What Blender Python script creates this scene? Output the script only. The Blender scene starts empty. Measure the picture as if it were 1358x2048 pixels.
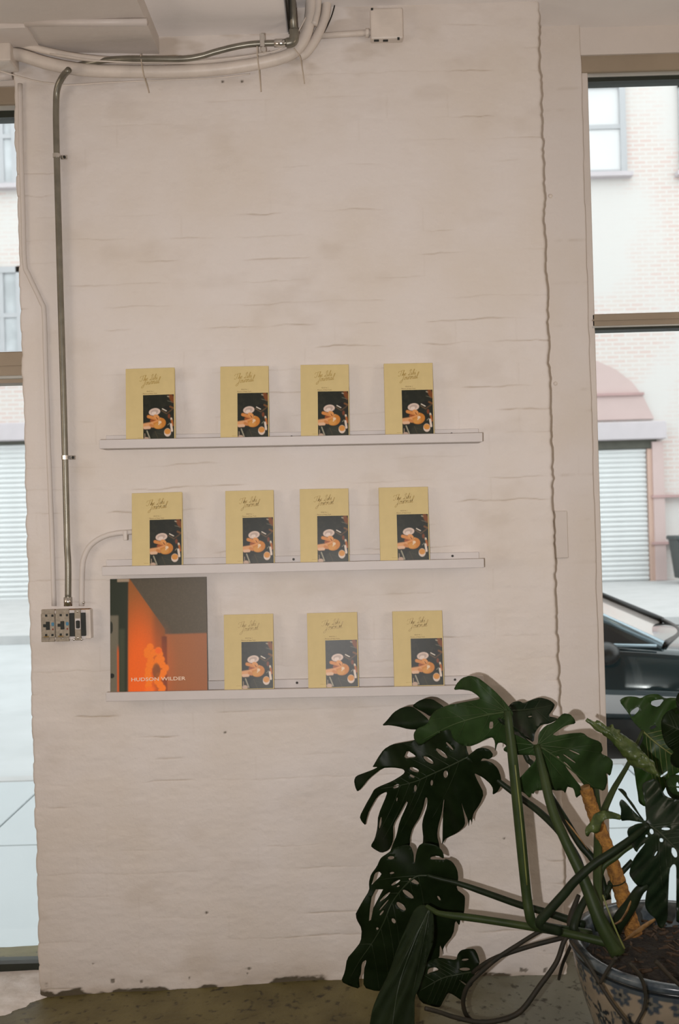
import bpy, bmesh, math, random
import numpy as np
from mathutils import Vector, Matrix
from mathutils.geometry import delaunay_2d_cdt

random.seed(7)
rng = np.random.default_rng(7)
SC = bpy.context.scene
COL = SC.collection

# ------------------------------------------------------------------ camera
FPX, CX, CY = 1990.0, 679.0, 1024.0
CAM = Vector((0.0, -3.45, 1.64))
RHO = math.radians(1.65)
cr, sr = math.cos(RHO), math.sin(RHO)
cam_data = bpy.data.cameras.new('camera')
cam = bpy.data.objects.new('camera', cam_data)
COL.objects.link(cam)
cam_data.sensor_fit = 'VERTICAL'
cam_data.sensor_height = 36.0
cam_data.lens = FPX / 2048.0 * 36.0
cam_data.clip_start = 0.02
cam_data.clip_end = 200
cam.matrix_world = Matrix(((cr, sr, 0, CAM.x), (0, 0, -1, CAM.y), (-sr, cr, 0, CAM.z), (0, 0, 0, 1)))
cam_data.dof.use_dof = True
cam_data.dof.focus_distance = 3.3
cam_data.dof.aperture_fstop = 4.0
SC.camera = cam

# ------------------------------------------------------------------ world, exposure, lights
SC.view_settings.view_transform = 'Standard'
SC.view_settings.look = 'None'
SC.view_settings.gamma = 1.0
SC.view_settings.use_curve_mapping = False
SC.view_settings.exposure = 0.0
world = bpy.data.worlds.new('overcast_sky')
SC.world = world
world.use_nodes = True
wn = world.node_tree.nodes['Background']
wn.inputs['Color'].default_value = (0.96, 0.985, 1.0, 1)
wn.inputs['Strength'].default_value = 2.3


def light(name, kind, loc, energy, color, target=None, **kw):
    d = bpy.data.lights.new(name, kind)
    d.energy = energy
    d.color = color
    for k, v in kw.items():
        setattr(d, k, v)
    o = bpy.data.objects.new(name, d)
    COL.objects.link(o)
    o.location = loc
    if target is not None:
        o.rotation_euler = (Vector(target) - Vector(loc)).to_track_quat('-Z', 'Y').to_euler()
    return o


# the flash on the camera that took the picture, left of and a little below the lens
light('camera_flash', 'SPOT', (-0.15, -3.44, 1.575), 238, (1.0, 0.955, 0.945), target=(-0.03, 0, 1.74),
      spot_size=math.radians(94), spot_blend=1.0, shadow_soft_size=0.012)
# unseen warm fill lights, added at both sides to lift ceiling and wall
for lx in (-1.6, 1.6):
    light('warm_fill_light', 'POINT', (lx * 2.1, -2.2, 1.95), 74, (1.0, 0.86, 0.72), shadow_soft_size=0.6)


# ------------------------------------------------------------------ helpers
def P(u, v, Y=0.0):
    """photo pixel -> world point on the plane y = Y"""
    dx, dy = (u - CX) / FPX, (v - CY) / FPX
    t = Y - CAM.y
    return Vector((CAM.x + t * (dx * cr - dy * sr), Y, CAM.z - t * (dx * sr + dy * cr)))


def PZ(u, v, z):
    """photo pixel -> world point on the horizontal plane at height z"""
    dx, dy = (u - CX) / FPX, (v - CY) / FPX
    t = (CAM.z - z) / (dx * sr + dy * cr)
    return Vector((CAM.x + t * (dx * cr - dy * sr), CAM.y + t, z))


def s2l(c):
    c = c / 255.0
    return c / 12.92 if c <= 0.04045 else ((c + 0.055) / 1.055) ** 2.4


def S(r, g, b):
    return (s2l(r), s2l(g), s2l(b), 1.0)


def hash2(xi, yi, seed):
    xi = xi.astype(np.int64); yi = yi.astype(np.int64)
    h = (xi * 374761393 + yi * 668265263 + seed * 974634777) & 0xffffffff
    h = ((h ^ (h >> 13)) * 1274126177) & 0xffffffff
    h = ((h ^ (h >> 16)) * 2246822519) & 0xffffffff
    return ((h ^ (h >> 15)) & 0xffffff) / float(0xffffff)


def vnoise(x, y, seed=0):
    x = np.asarray(x, float); y = np.asarray(y, float)
    x, y = np.broadcast_arrays(x, y)
    xi, yi = np.floor(x), np.floor(y)
    fx, fy = x - xi, y - yi
    fx = fx * fx * (3 - 2 * fx); fy = fy * fy * (3 - 2 * fy)
    a = hash2(xi, yi, seed); b = hash2(xi + 1, yi, seed)
    c = hash2(xi, yi + 1, seed); d = hash2(xi + 1, yi + 1, seed)
    return (a * (1 - fx) + b * fx) * (1 - fy) + (c * (1 - fx) + d * fx) * fy


def fbm(x, y, seed=0, o=3):
    t, a, s = 0, 0.5, 0
    for i in range(o):
        t = t + a * vnoise(np.asarray(x) * 2 ** i, np.asarray(y) * 2 ** i, seed + i * 17)
        s += a; a *= 0.5
    return t / s


MATS = {}


def mat(name, color, rough=0.6, metal=0.0, noise=0.0, nscale=8.0, bump=0.0, bscale=60.0, color2=None,
        attr=None, coat=0.0, spec=0.5, trans=0.0):
    if name in MATS:
        return MATS[name]
    m = bpy.data.materials.new(name)
    m.use_nodes = True
    nt = m.node_tree
    N, L = nt.nodes, nt.links
    b = N['Principled BSDF']
    out = N['Material Output']
    b.inputs['Roughness'].default_value = rough
    b.inputs['Metallic'].default_value = metal
    b.inputs['Coat Weight'].default_value = coat
    b.inputs['Specular IOR Level'].default_value = spec
    b.inputs['Base Color'].default_value = color
    tc = N.new('ShaderNodeTexCoord')
    src = None
    if attr:
        a = N.new('ShaderNodeAttribute'); a.attribute_name = attr
        src = a.outputs['Color']
    if noise > 0 or color2:
        nz = N.new('ShaderNodeTexNoise')
        nz.inputs['Scale'].default_value = nscale
        nz.inputs['Detail'].default_value = 5
        L.new(tc.outputs['Object'], nz.inputs['Vector'])
        rp = N.new('ShaderNodeValToRGB')
        rp.color_ramp.elements[0].position = 0.35
        rp.color_ramp.elements[1].position = 0.68
        c2 = color2 if color2 else tuple(min(1, c * (1 - noise)) for c in color[:3]) + (1,)
        if src is None:
            rp.color_ramp.elements[0].color = c2
            rp.color_ramp.elements[1].color = color
            L.new(nz.outputs['Fac'], rp.inputs['Fac'])
            src = rp.outputs['Color']
        else:
            rp.color_ramp.elements[0].color = (1 - noise,) * 3 + (1,)
            rp.color_ramp.elements[1].color = (1, 1, 1, 1)
            L.new(nz.outputs['Fac'], rp.inputs['Fac'])
            mx = N.new('ShaderNodeMix'); mx.data_type = 'RGBA'; mx.blend_type = 'MULTIPLY'
            mx.inputs['Factor'].default_value = 1.0
            L.new(src, mx.inputs['A']); L.new(rp.outputs['Color'], mx.inputs['B'])
            src = mx.outputs['Result']
    if src is not None:
        L.new(src, b.inputs['Base Color'])
    if bump > 0:
        n2 = N.new('ShaderNodeTexNoise')
        n2.inputs['Scale'].default_value = bscale
        n2.inputs['Detail'].default_value = 4
        L.new(tc.outputs['Object'], n2.inputs['Vector'])
        bp = N.new('ShaderNodeBump')
        bp.inputs['Strength'].default_value = bump
        bp.inputs['Distance'].default_value = 0.01
        L.new(n2.outputs['Fac'], bp.inputs['Height'])
        L.new(bp.outputs['Normal'], b.inputs['Normal'])
    if trans > 0:
        tr = N.new('ShaderNodeBsdfTranslucent')
        tr.inputs['Color'].default_value = tuple(min(1, c * 2.2) for c in color[:3]) + (1,)
        ms = N.new('ShaderNodeMixShader')
        ms.inputs['Fac'].default_value = trans
        L.new(b.outputs[0], ms.inputs[1]); L.new(tr.outputs[0], ms.inputs[2])
        L.new(ms.outputs[0], out.inputs['Surface'])
    MATS[name] = m
    return m


def glass_mat(name, tint, refl):
    m = bpy.data.materials.new(name)
    m.use_nodes = True
    N, L = m.node_tree.nodes, m.node_tree.links
    N.remove(N['Principled BSDF'])
    t = N.new('ShaderNodeBsdfTransparent'); t.inputs['Color'].default_value = tint
    g = N.new('ShaderNodeBsdfGlossy'); g.inputs['Roughness'].default_value = 0.02
    f = N.new('ShaderNodeFresnel'); f.inputs['IOR'].default_value = refl
    x = N.new('ShaderNodeMixShader')
    L.new(f.outputs[0], x.inputs[0]); L.new(t.outputs[0], x.inputs[1]); L.new(g.outputs[0], x.inputs[2])
    L.new(x.outputs[0], N['Material Output'].inputs['Surface'])
    return m


def tag(o, label=None, cat=None, group=None, kind=None):
    if label: o['label'] = label
    if cat: o['category'] = cat
    if group: o['group'] = group
    if kind: o['kind'] = kind
    return o


def empty(name, loc=(0, 0, 0), parent=None):
    o = bpy.data.objects.new(name, None)
    COL.objects.link(o)
    o.empty_display_size = 0.05
    o.location = loc
    if parent: o.parent = parent
    return o


def origin_of(parent):
    v = Vector((0, 0, 0))
    while parent is not None:
        v += parent.location
        parent = parent.parent
    return v


def link(name, me, m=None, parent=None, smooth=False, local=False):
    """world-coordinate mesh linked as one object (origin moved to its parent's unless local)"""
    if m is not None and not me.materials:
        me.materials.append(m)
    if smooth:
        me.polygons.foreach_set('use_smooth', [True] * len(me.polygons))
    o = bpy.data.objects.new(name, me)
    COL.objects.link(o)
    if parent is not None:
        o.parent = parent
        if not local:
            o.location = -origin_of(parent)
    return o


def mesh(name, verts, faces, m=None, parent=None, smooth=False, local=False):
    me = bpy.data.meshes.new(name)
    me.from_pydata([tuple(v) for v in verts], [], faces)
    me.validate()
    me.update()
    return link(name, me, m, parent, smooth, local)


def bm_obj(name, bm, m=None, parent=None, smooth=False, local=False, recalc=True):
    if recalc:
        bmesh.ops.recalc_face_normals(bm, faces=bm.faces)
    me = bpy.data.meshes.new(name)
    bm.to_mesh(me)
    bm.free()
    return link(name, me, m, parent, smooth, local)


def bx(bm, x0, x1, y0, y1, z0, z1, bev=0.0, seg=1, mtx=None):
    r = bmesh.ops.create_cube(bm, size=1.0)
    vs = r['verts']
    for v in vs:
        v.co = Vector((x0 + (v.co.x + .5) * (x1 - x0), y0 + (v.co.y + .5) * (y1 - y0), z0 + (v.co.z + .5) * (z1 - z0)))
    if bev > 0:
        es = list({e for v in vs for e in v.link_edges})
        rr = bmesh.ops.bevel(bm, geom=es, offset=bev, segments=seg, affect='EDGES', profile=0.5)
        vs = list({v for f in rr['faces'] for v in f.verts} | {v for v in vs if v.is_valid})
    if mtx is not None:
        for v in vs:
            v.co = mtx @ v.co
    return vs


def box(name, x0, x1, y0, y1, z0, z1, m, parent=None, bev=0.0, seg=1, mtx=None, local=False):
    bm = bmesh.new()
    bx(bm, x0, x1, y0, y1, z0, z1, bev, seg, mtx)
    return bm_obj(name, bm, m, parent, local=local)


def catmull(pts, n=6, closed=False):
    pts = [Vector(p) for p in pts]
    if len(pts) < 3: return pts
    out = []
    L = len(pts)
    rngi = range(L) if closed else range(L - 1)
    for i in rngi:
        p0 = pts[(i - 1) % L] if (closed or i > 0) else pts[0] * 2 - pts[1]
        p1 = pts[i]; p2 = pts[(i + 1) % L]
        p3 = pts[(i + 2) % L] if (closed or i < L - 2) else pts[-1] * 2 - pts[-2]
        for k in range(n):
            t = k / n
            out.append(0.5 * ((2 * p1) + (p2 - p0) * t + (2 * p0 - 5 * p1 + 4 * p2 - p3) * t * t + (3 * p1 - p0 - 3 * p2 + p3) * t ** 3))
    if not closed: out.append(pts[-1])
    return out


def tube_geo(pts, rad, segs=10, flat=1.0):
    """rad: float, list per point or function of 0..1; returns verts, faces"""
    n = len(pts)
    cum = [0.0]
    for i in range(1, n): cum.append(cum[-1] + (pts[i] - pts[i - 1]).length)
    tot = cum[-1] or 1
    V, F = [], []
    prev = None
    for i, p in enumerate(pts):
        t = (pts[min(i + 1, n - 1)] - pts[max(i - 1, 0)]).normalized()
        if prev is None:
            a = Vector((0, 0, 1)) if abs(t.z) < 0.9 else Vector((0, 1, 0))
            nrm = t.cross(a).normalized()
        else:
            nrm = (prev - t * prev.dot(t)).normalized()
        prev = nrm
        b = t.cross(nrm)
        s = cum[i] / tot
        if callable(rad): r = rad(s)
        elif isinstance(rad, (list, tuple)):
            k = s * (len(rad) - 1); j = min(int(k), len(rad) - 2)
            r = rad[j] + (rad[j + 1] - rad[j]) * (k - j)
        else: r = rad
        for q in range(segs):
            a = 2 * math.pi * q / segs
            V.append(p + nrm * (math.cos(a) * r) + b * (math.sin(a) * r * flat))
    for i in range(n - 1):
        for q in range(segs):
            q2 = (q + 1) % segs
            F.append((i * segs + q, i * segs + q2, (i + 1) * segs + q2, (i + 1) * segs + q))
    F.append(tuple(range(segs - 1, -1, -1)))
    F.append(tuple((n - 1) * segs + q for q in range(segs)))
    return V, F


def tube(name, pts, rad, m, parent=None, segs=10, n=6, smooth_pts=True, flat=1.0):
    pts = catmull(pts, n) if smooth_pts else [Vector(p) for p in pts]
    V, F = tube_geo(pts, rad, segs, flat)
    return mesh(name, V, F, m, parent, smooth=True)


def pxtube(name, pp, rad, m, parent=None, **k):
    """pp: (u, v, Y) pixel points"""
    return tube(name, [P(*q) for q in pp], rad, m, parent, **k)


def grid_mesh(name, V, nx, ny, m, parent=None, smooth=True, colors=None, attrs=None, local=False):
    """V: (ny*nx, 3) numpy, row-major"""
    me = bpy.data.meshes.new(name)
    V = np.asarray(V, np.float32)
    i, j = np.meshgrid(np.arange(nx - 1), np.arange(ny - 1))
    a = (j * nx + i).ravel()
    F = np.stack([a, a + 1, a + nx + 1, a + nx], 1).astype(np.int32)
    nf = len(F)
    me.vertices.add(len(V)); me.vertices.foreach_set('co', V.ravel())
    me.loops.add(nf * 4); me.loops.foreach_set('vertex_index', F.ravel())
    me.polygons.add(nf)
    me.polygons.foreach_set('loop_start', np.arange(0, nf * 4, 4, dtype=np.int32))
    me.polygons.foreach_set('loop_total', np.full(nf, 4, dtype=np.int32))
    me.update(calc_edges=True)
    if colors is not None:
        at = me.color_attributes.new('tint', 'FLOAT_COLOR', 'POINT')
        at.data.foreach_set('color', np.asarray(colors, np.float32).ravel())
    for k, arr in (attrs or {}).items():
        at = me.attributes.new(k, 'FLOAT', 'POINT')
        at.data.foreach_set('value', np.asarray(arr, np.float32).ravel())
    return link(name, me, m, parent, smooth, local)


def lin(a):
    a = np.asarray(a, float) / 255.0
    return np.where(a <= 0.04045, a / 12.92, ((a + 0.055) / 1.055) ** 2.4)


# ------------------------------------------------------------------ materials
def wall_material(name, base, scale=1.0):
    m = bpy.data.materials.new(name)
    m.use_nodes = True
    N, L = m.node_tree.nodes, m.node_tree.links
    b = N['Principled BSDF']
    b.inputs['Roughness'].default_value = 0.62
    b.inputs['Specular IOR Level'].default_value = 0.25
    tc = N.new('ShaderNodeTexCoord')
    nz = N.new('ShaderNodeTexNoise'); nz.inputs['Scale'].default_value = 3.0 * scale; nz.inputs['Detail'].default_value = 6
    L.new(tc.outputs['Object'], nz.inputs['Vector'])
    rp = N.new('ShaderNodeValToRGB')
    rp.color_ramp.elements[0].position = 0.36; rp.color_ramp.elements[1].position = 0.60
    rp.color_ramp.elements[0].color = tuple(base[i] * (0.96, 0.94, 0.90)[i] for i in range(3)) + (1,)
    rp.color_ramp.elements[1].color = base
    L.new(nz.outputs['Fac'], rp.inputs['Fac'])
    ga = N.new('ShaderNodeAttribute'); ga.attribute_name = 'grime'
    mx = N.new('ShaderNodeMix'); mx.data_type = 'RGBA'
    L.new(ga.outputs['Fac'], mx.inputs['Factor'])
    L.new(rp.outputs['Color'], mx.inputs['A'])
    mx.inputs['B'].default_value = (0.30, 0.215, 0.125, 1)
    pa = N.new('ShaderNodeAttribute'); pa.attribute_name = 'peel'
    m2 = N.new('ShaderNodeMix'); m2.data_type = 'RGBA'
    L.new(pa.outputs['Fac'], m2.inputs['Factor'])
    L.new(mx.outputs['Result'], m2.inputs['A'])
    m2.inputs['B'].default_value = (0.10, 0.082, 0.055, 1)
    L.new(m2.outputs['Result'], b.inputs['Base Color'])
    n2 = N.new('ShaderNodeTexNoise'); n2.inputs['Scale'].default_value = 90; n2.inputs['Detail'].default_value = 4
    L.new(tc.outputs['Object'], n2.inputs['Vector'])
    bp = N.new('ShaderNodeBump'); bp.inputs['Strength'].default_value = 0.16; bp.inputs['Distance'].default_value = 0.008
    L.new(n2.outputs['Fac'], bp.inputs['Height']); L.new(bp.outputs['Normal'], b.inputs['Normal'])
    return m


WALL = wall_material('painted_brick', (0.68, 0.632, 0.598, 1))
WALL2 = mat('painted_plaster', (0.655, 0.60, 0.555, 1), 0.7, noise=0.10, nscale=2.5, bump=0.12, bscale=40)
CEIL = mat('painted_ceiling', (0.88, 0.84, 0.82, 1), 0.8, noise=0.06, nscale=2.0, bump=0.1, bscale=30)
ROOM = mat('room_paint', (0.45, 0.36, 0.28, 1), 0.8, noise=0.1, nscale=1.0)
PAINT = mat('pipe_paint', (0.68, 0.61, 0.545, 1), 0.45, noise=0.14, nscale=14, bump=0.1, bscale=70)
PAINT_GREY = mat('box_paint', (0.66, 0.60, 0.56, 1), 0.45, noise=0.08, nscale=10)
SHELF = mat('shelf_white', (0.585, 0.545, 0.525, 1), 0.55, noise=0.03, nscale=20)
GALV = mat('galvanised_steel', (0.25, 0.235, 0.19, 1), 0.36, metal=0.6, noise=0.25, nscale=25)
STEEL = mat('bright_steel', (0.72, 0.70, 0.66, 1), 0.25, metal=1.0, noise=0.1, nscale=30)
DEVICE = mat('device_grey', (0.36, 0.31, 0.24, 1), 0.5, metal=0.2, noise=0.25, nscale=120)
BLACK = mat('black_plastic', (0.012, 0.016, 0.012, 1), 0.45, noise=0.2, nscale=40)
BLUE = mat('blue_dot', (0.06, 0.22, 0.36, 1), 0.5, noise=0.2, nscale=60)
RED = mat('red_dot', (0.25, 0.04, 0.02, 1), 0.5, noise=0.2, nscale=60)
BRASS = mat('brass_screw', (0.65, 0.45, 0.18, 1), 0.3, metal=1.0, noise=0.15, nscale=60)
DARK = mat('dark_metal', (0.03, 0.028, 0.022, 1), 0.5, metal=0.4, noise=0.3, nscale=40)
FRAME = mat('window_frame_taupe', (0.34, 0.275, 0.20, 1), 0.55, noise=0.12, nscale=6, bump=0.05)
ALU = mat('frame_aluminium', (0.62, 0.64, 0.62, 1), 0.35, metal=0.6, noise=0.1, nscale=10)
GASKET = mat('frame_gasket', (0.02, 0.026, 0.018, 1), 0.5, noise=0.2, nscale=30)
TIE = mat('cable_tie_nylon', (0.50, 0.42, 0.33, 1), 0.5, noise=0.1, nscale=40)
RUST = mat('rust', (0.30, 0.15, 0.06, 1), 0.8, noise=0.4, nscale=60)
COVER = mat('magazine_cover_paper', S(206, 186, 131), 0.6, noise=0.05, nscale=30)
PAGES = mat('magazine_pages', (0.66, 0.60, 0.50, 1), 0.7, noise=0.15, nscale=90)
GOLD = mat('gold_lettering', S(176, 149, 82), 0.45, noise=0.1, nscale=60)
INK = mat('brown_ink', S(120, 88, 40), 0.5, noise=0.1, nscale=60)
PRINT = mat('printed_photo', (1, 1, 1, 1), 0.4, attr='tint', noise=0.06, nscale=200, spec=0.35)
WHITEINK = mat('pale_lettering', S(232, 205, 180), 0.5, noise=0.05, nscale=50)
LEAF_D = mat('leaf_dark', (0.0085, 0.0165, 0.0052, 1), 0.42, noise=0.35, nscale=25, trans=0.08, spec=0.10)
LEAF_M = mat('leaf_mid', (0.025, 0.053, 0.0145, 1), 0.5, noise=0.3, nscale=25, trans=0.16, spec=0.15)
LEAF_L = mat('leaf_light', (0.035, 0.082, 0.016, 1), 0.42, noise=0.25, nscale=20, trans=0.45, spec=0.4)
LEAF_G = mat('leaf_dull', (0.015, 0.024, 0.009, 1), 0.7, noise=0.3, nscale=25, trans=0.08, spec=0.1)
LEAF_B = mat('leaf_glossy', (0.010, 0.022, 0.0095, 1), 0.36, noise=0.35, nscale=25, trans=0.08, spec=0.3)
LEAF_N = mat('leaf_new', (0.10, 0.135, 0.035, 1), 0.35, color2=(0.035, 0.06, 0.016, 1), nscale=45, trans=0.25, bump=0.5, bscale=60)
VEIN_D = mat('vein_dark', (0.013, 0.026, 0.007, 1), 0.5, noise=0.2, nscale=40)
VEIN_M = mat('vein_mid', (0.030, 0.058, 0.014, 1), 0.5, noise=0.2, nscale=40)
VEIN_L = mat('vein_light', (0.12, 0.14, 0.035, 1), 0.5, noise=0.2, nscale=40)
STEM = mat('petiole_green', (0.034, 0.050, 0.014, 1), 0.5, color2=(0.018, 0.032, 0.009, 1), nscale=14, spec=0.2)
STEM_D = mat('petiole_dark', (0.012, 0.021, 0.008, 1), 0.5, spec=0.2, noise=0.4, nscale=30)
STEM_R = mat('petiole_rib', (0.15, 0.17, 0.045, 1), 0.5, noise=0.2, nscale=30)
ROOT = mat('aerial_root', (0.022, 0.015, 0.006, 1), 0.7, color2=(0.008, 0.008, 0.003, 1), nscale=30)
SHEATH = mat('dry_sheath', (0.30, 0.17, 0.055, 1), 0.6, color2=(0.14, 0.075, 0.03, 1), nscale=35, trans=0.15)
COIR = mat('coir_rope', (0.38, 0.18, 0.032, 1), 0.85, color2=(0.17, 0.075, 0.016, 1), nscale=70, bump=0.9, bscale=160)
SOIL = mat('soil', (0.028, 0.020, 0.012, 1), 0.95, color2=(0.008, 0.006, 0.004, 1), nscale=60, bump=0.8, bscale=90)
CHIP = mat('bark_chip', (0.062, 0.034, 0.014, 1), 0.8, noise=0.5, nscale=60)
POT = mat('porcelain_blue_white', (1, 1, 1, 1), 0.22, attr='tint', noise=0.12, nscale=30, spec=0.5)
RIM = mat('porcelain_rim', (0.13, 0.155, 0.165, 1), 0.22, color2=(0.035, 0.05, 0.065, 1), nscale=26)
# street
ASPH = mat('street_concrete', (0.53, 0.55, 0.56, 1), 0.8, noise=0.12, nscale=1.5)
WALK = mat('sidewalk_concrete', (0.52, 0.56, 0.58, 1), 0.8, noise=0.06, nscale=1.2)
KERB = mat('kerb_stone', (0.52, 0.52, 0.52, 1), 0.8, noise=0.1, nscale=3)
BSTONE = mat('building_stone_grey', (0.55, 0.50, 0.52, 1), 0.8, noise=0.06, nscale=3)
BPINK = mat('building_pink_infill', (0.56, 0.43, 0.41, 1), 0.85, noise=0.06, nscale=2)
BORANGE = mat('building_orange_pier', (0.58, 0.40, 0.33, 1), 0.85, noise=0.08, nscale=3)
BROWN = mat('building_red_pier', (0.46, 0.30, 0.29, 1), 0.85, noise=0.1, nscale=3)
SHUT = mat('shutter_slat_white', (0.70, 0.71, 0.71, 1), 0.5, noise=0.04, nscale=3)
BWIN = mat('building_window_frame', (0.44, 0.44, 0.455, 1), 0.6, noise=0.05, nscale=3)
BPANE = mat('building_window_blind', (0.66, 0.655, 0.66, 1), 0.25, noise=0.04, nscale=1)
BPANE2 = mat('building_window_sky', (0.60, 0.62, 0.64, 1), 0.12, noise=0.35, nscale=1.3)
BDARK = mat('building_dark_gap', (0.10, 0.10, 0.08, 1), 0.7, noise=0.2, nscale=5)
EXTW = mat('shop_exterior', (0.16, 0.10, 0.07, 1), 0.85, noise=0.25, nscale=3)
CARP = mat('car_paint_teal', (0.010, 0.028, 0.034, 1), 0.12, noise=0.15, nscale=2, coat=1.0)
CARG = mat('car_glass', (0.05, 0.06, 0.06, 1), 0.05, noise=0.1, nscale=2, coat=1.0)
CARW = mat('car_windscreen', (0.62, 0.54, 0.50, 1), 0.2, noise=0.05, nscale=2, coat=1.0)  # pale base colour carries the sky reflected in the glass
CART = mat('car_trim_black', (0.01, 0.01, 0.01, 1), 0.4, noise=0.2, nscale=10)
CARS = mat('car_trim_silver', (0.36, 0.45, 0.50, 1), 0.25, metal=0.6, noise=0.05, nscale=3)
RUBBER = mat('tyre_rubber', (0.015, 0.015, 0.015, 1), 0.8, noise=0.3, nscale=20)
BIN = mat('bin_plastic', (0.05, 0.065, 0.065, 1), 0.5, noise=0.15, nscale=6)
BINR = mat('bin_sticker', (0.55, 0.10, 0.05, 1), 0.6, noise=0.1, nscale=6)


def brick_material():
    m = bpy.data.materials.new('far_brick')
    m.use_nodes = True
    N, L = m.node_tree.nodes, m.node_tree.links
    b = N['Principled BSDF']; b.inputs['Roughness'].default_value = 0.9
    tc = N.new('ShaderNodeTexCoord')
    mp = N.new('ShaderNodeMapping'); mp.inputs['Rotation'].default_value = (math.radians(90), 0, 0)
    L.new(tc.outputs['Object'], mp.inputs['Vector'])
    br = N.new('ShaderNodeTexBrick')
    br.inputs['Scale'].default_value = 1.0
    br.inputs['Brick Width'].default_value = 0.30
    br.inputs['Row Height'].default_value = 0.10
    br.inputs['Mortar Size'].default_value = 0.02
    br.inputs['Color1'].default_value = (0.60, 0.37, 0.32, 1)
    br.inputs['Color2'].default_value = (0.60, 0.49, 0.44, 1)
    br.inputs['Mortar'].default_value = (0.64, 0.60, 0.57, 1)
    L.new(mp.outputs['Vector'], br.inputs['Vector'])
    nz = N.new('ShaderNodeTexNoise'); nz.inputs['Scale'].default_value = 0.55; nz.inputs['Detail'].default_value = 5
    L.new(tc.outputs['Object'], nz.inputs['Vector'])
    rp = N.new('ShaderNodeValToRGB')
    rp.color_ramp.elements[0].position = 0.45; rp.color_ramp.elements[1].position = 0.62
    rp.color_ramp.elements[0].color = (0.45, 0.45, 0.45, 1); rp.color_ramp.elements[1].color = (0.96, 0.96, 0.96, 1)
    L.new(nz.outputs['Fac'], rp.inputs['Fac'])
    mx = N.new('ShaderNodeMix'); mx.data_type = 'RGBA'
    L.new(rp.outputs['Color'], mx.inputs['Factor'])
    L.new(br.outputs['Color'], mx.inputs['A'])
    mx.inputs['B'].default_value = (0.62, 0.595, 0.575, 1)
    L.new(mx.outputs['Result'], b.inputs['Base Color'])
    return m


FARBRICK = brick_material()
GLASS = glass_mat('window_glass', (0.95, 0.975, 0.97, 1), 1.35)


def floor_material():
    m = bpy.data.materials.new('concrete_floor')
    m.use_nodes = True
    N, L = m.node_tree.nodes, m.node_tree.links
    b = N['Principled BSDF']; b.inputs['Roughness'].default_value = 0.55
    tc = N.new('ShaderNodeTexCoord')
    n1 = N.new('ShaderNodeTexNoise'); n1.inputs['Scale'].default_value = 4.5; n1.inputs['Detail'].default_value = 8
    n2 = N.new('ShaderNodeTexNoise'); n2.inputs['Scale'].default_value = 34; n2.inputs['Detail'].default_value = 5
    for n in (n1, n2): L.new(tc.outputs['Object'], n.inputs['Vector'])
    r1 = N.new('ShaderNodeValToRGB')
    r1.color_ramp.elements[0].position = 0.35; r1.color_ramp.elements[1].position = 0.68
    r1.color_ramp.elements[0].color = (0.085, 0.068, 0.020, 1); r1.color_ramp.elements[1].color = (0.160, 0.135, 0.052, 1)
    L.new(n1.outputs['Fac'], r1.inputs['Fac'])
    r2 = N.new('ShaderNodeValToRGB')
    r2.color_ramp.elements[0].position = 0.30; r2.color_ramp.elements[1].position = 0.42
    r2.color_ramp.elements[0].color = (0.25, 0.24, 0.22, 1); r2.color_ramp.elements[1].color = (1, 1, 1, 1)
    L.new(n2.outputs['Fac'], r2.inputs['Fac'])
    mx = N.new('ShaderNodeMix'); mx.data_type = 'RGBA'; mx.blend_type = 'MULTIPLY'; mx.inputs['Factor'].default_value = 1
    L.new(r2.outputs['Color'], mx.inputs['B'])
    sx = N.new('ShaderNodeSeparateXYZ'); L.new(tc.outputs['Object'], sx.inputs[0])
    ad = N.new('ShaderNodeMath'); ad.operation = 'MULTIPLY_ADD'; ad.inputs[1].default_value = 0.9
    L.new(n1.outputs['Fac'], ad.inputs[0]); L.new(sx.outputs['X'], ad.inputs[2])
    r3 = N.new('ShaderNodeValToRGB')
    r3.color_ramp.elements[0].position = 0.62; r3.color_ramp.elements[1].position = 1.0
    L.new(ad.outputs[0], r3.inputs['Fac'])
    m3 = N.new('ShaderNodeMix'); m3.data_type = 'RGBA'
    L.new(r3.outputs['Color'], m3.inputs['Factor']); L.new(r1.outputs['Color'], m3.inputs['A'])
    m3.inputs['B'].default_value = (0.185, 0.190, 0.150, 1)  # greyer towards the right window: daylight painted into the floor colour
    L.new(m3.outputs['Result'], mx.inputs['A'])
    L.new(mx.outputs['Result'], b.inputs['Base Color'])
    bp = N.new('ShaderNodeBump'); bp.inputs['Strength'].default_value = 0.3; bp.inputs['Distance'].default_value = 0.01
    L.new(n2.outputs['Fac'], bp.inputs['Height']); L.new(bp.outputs['Normal'], b.inputs['Normal'])
    return m


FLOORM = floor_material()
SILLM = mat('daylit_sill_concrete', (0.80, 0.76, 0.74, 1), 0.8, color2=(0.62, 0.57, 0.53, 1), nscale=16, bump=0.4, bscale=50)

# ------------------------------------------------------------------ the room
XL, XR = -1.089, 0.742           # brick pier between the two windows
RECX = 0.928                      # right end of the recessed strip of wall beside the pier
RECY = 0.18
H = 3.39
COURSE = 0.0785


def floor_h(x, y):
    x = np.asarray(x, float)
    prof = np.interp(x, [-3, -1.09, -0.5, 0.0, 0.5, 0.9, 3], [-0.012, -0.012, 0.004, 0.020, 0.016, 0.008, 0.004])
    near = np.exp(-np.maximum(0, -np.asarray(y, float)) / 0.25)
    return prof * near + (fbm(x * 6, np.asarray(y) * 6, 5) - 0.5) * 0.008 * near


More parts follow.
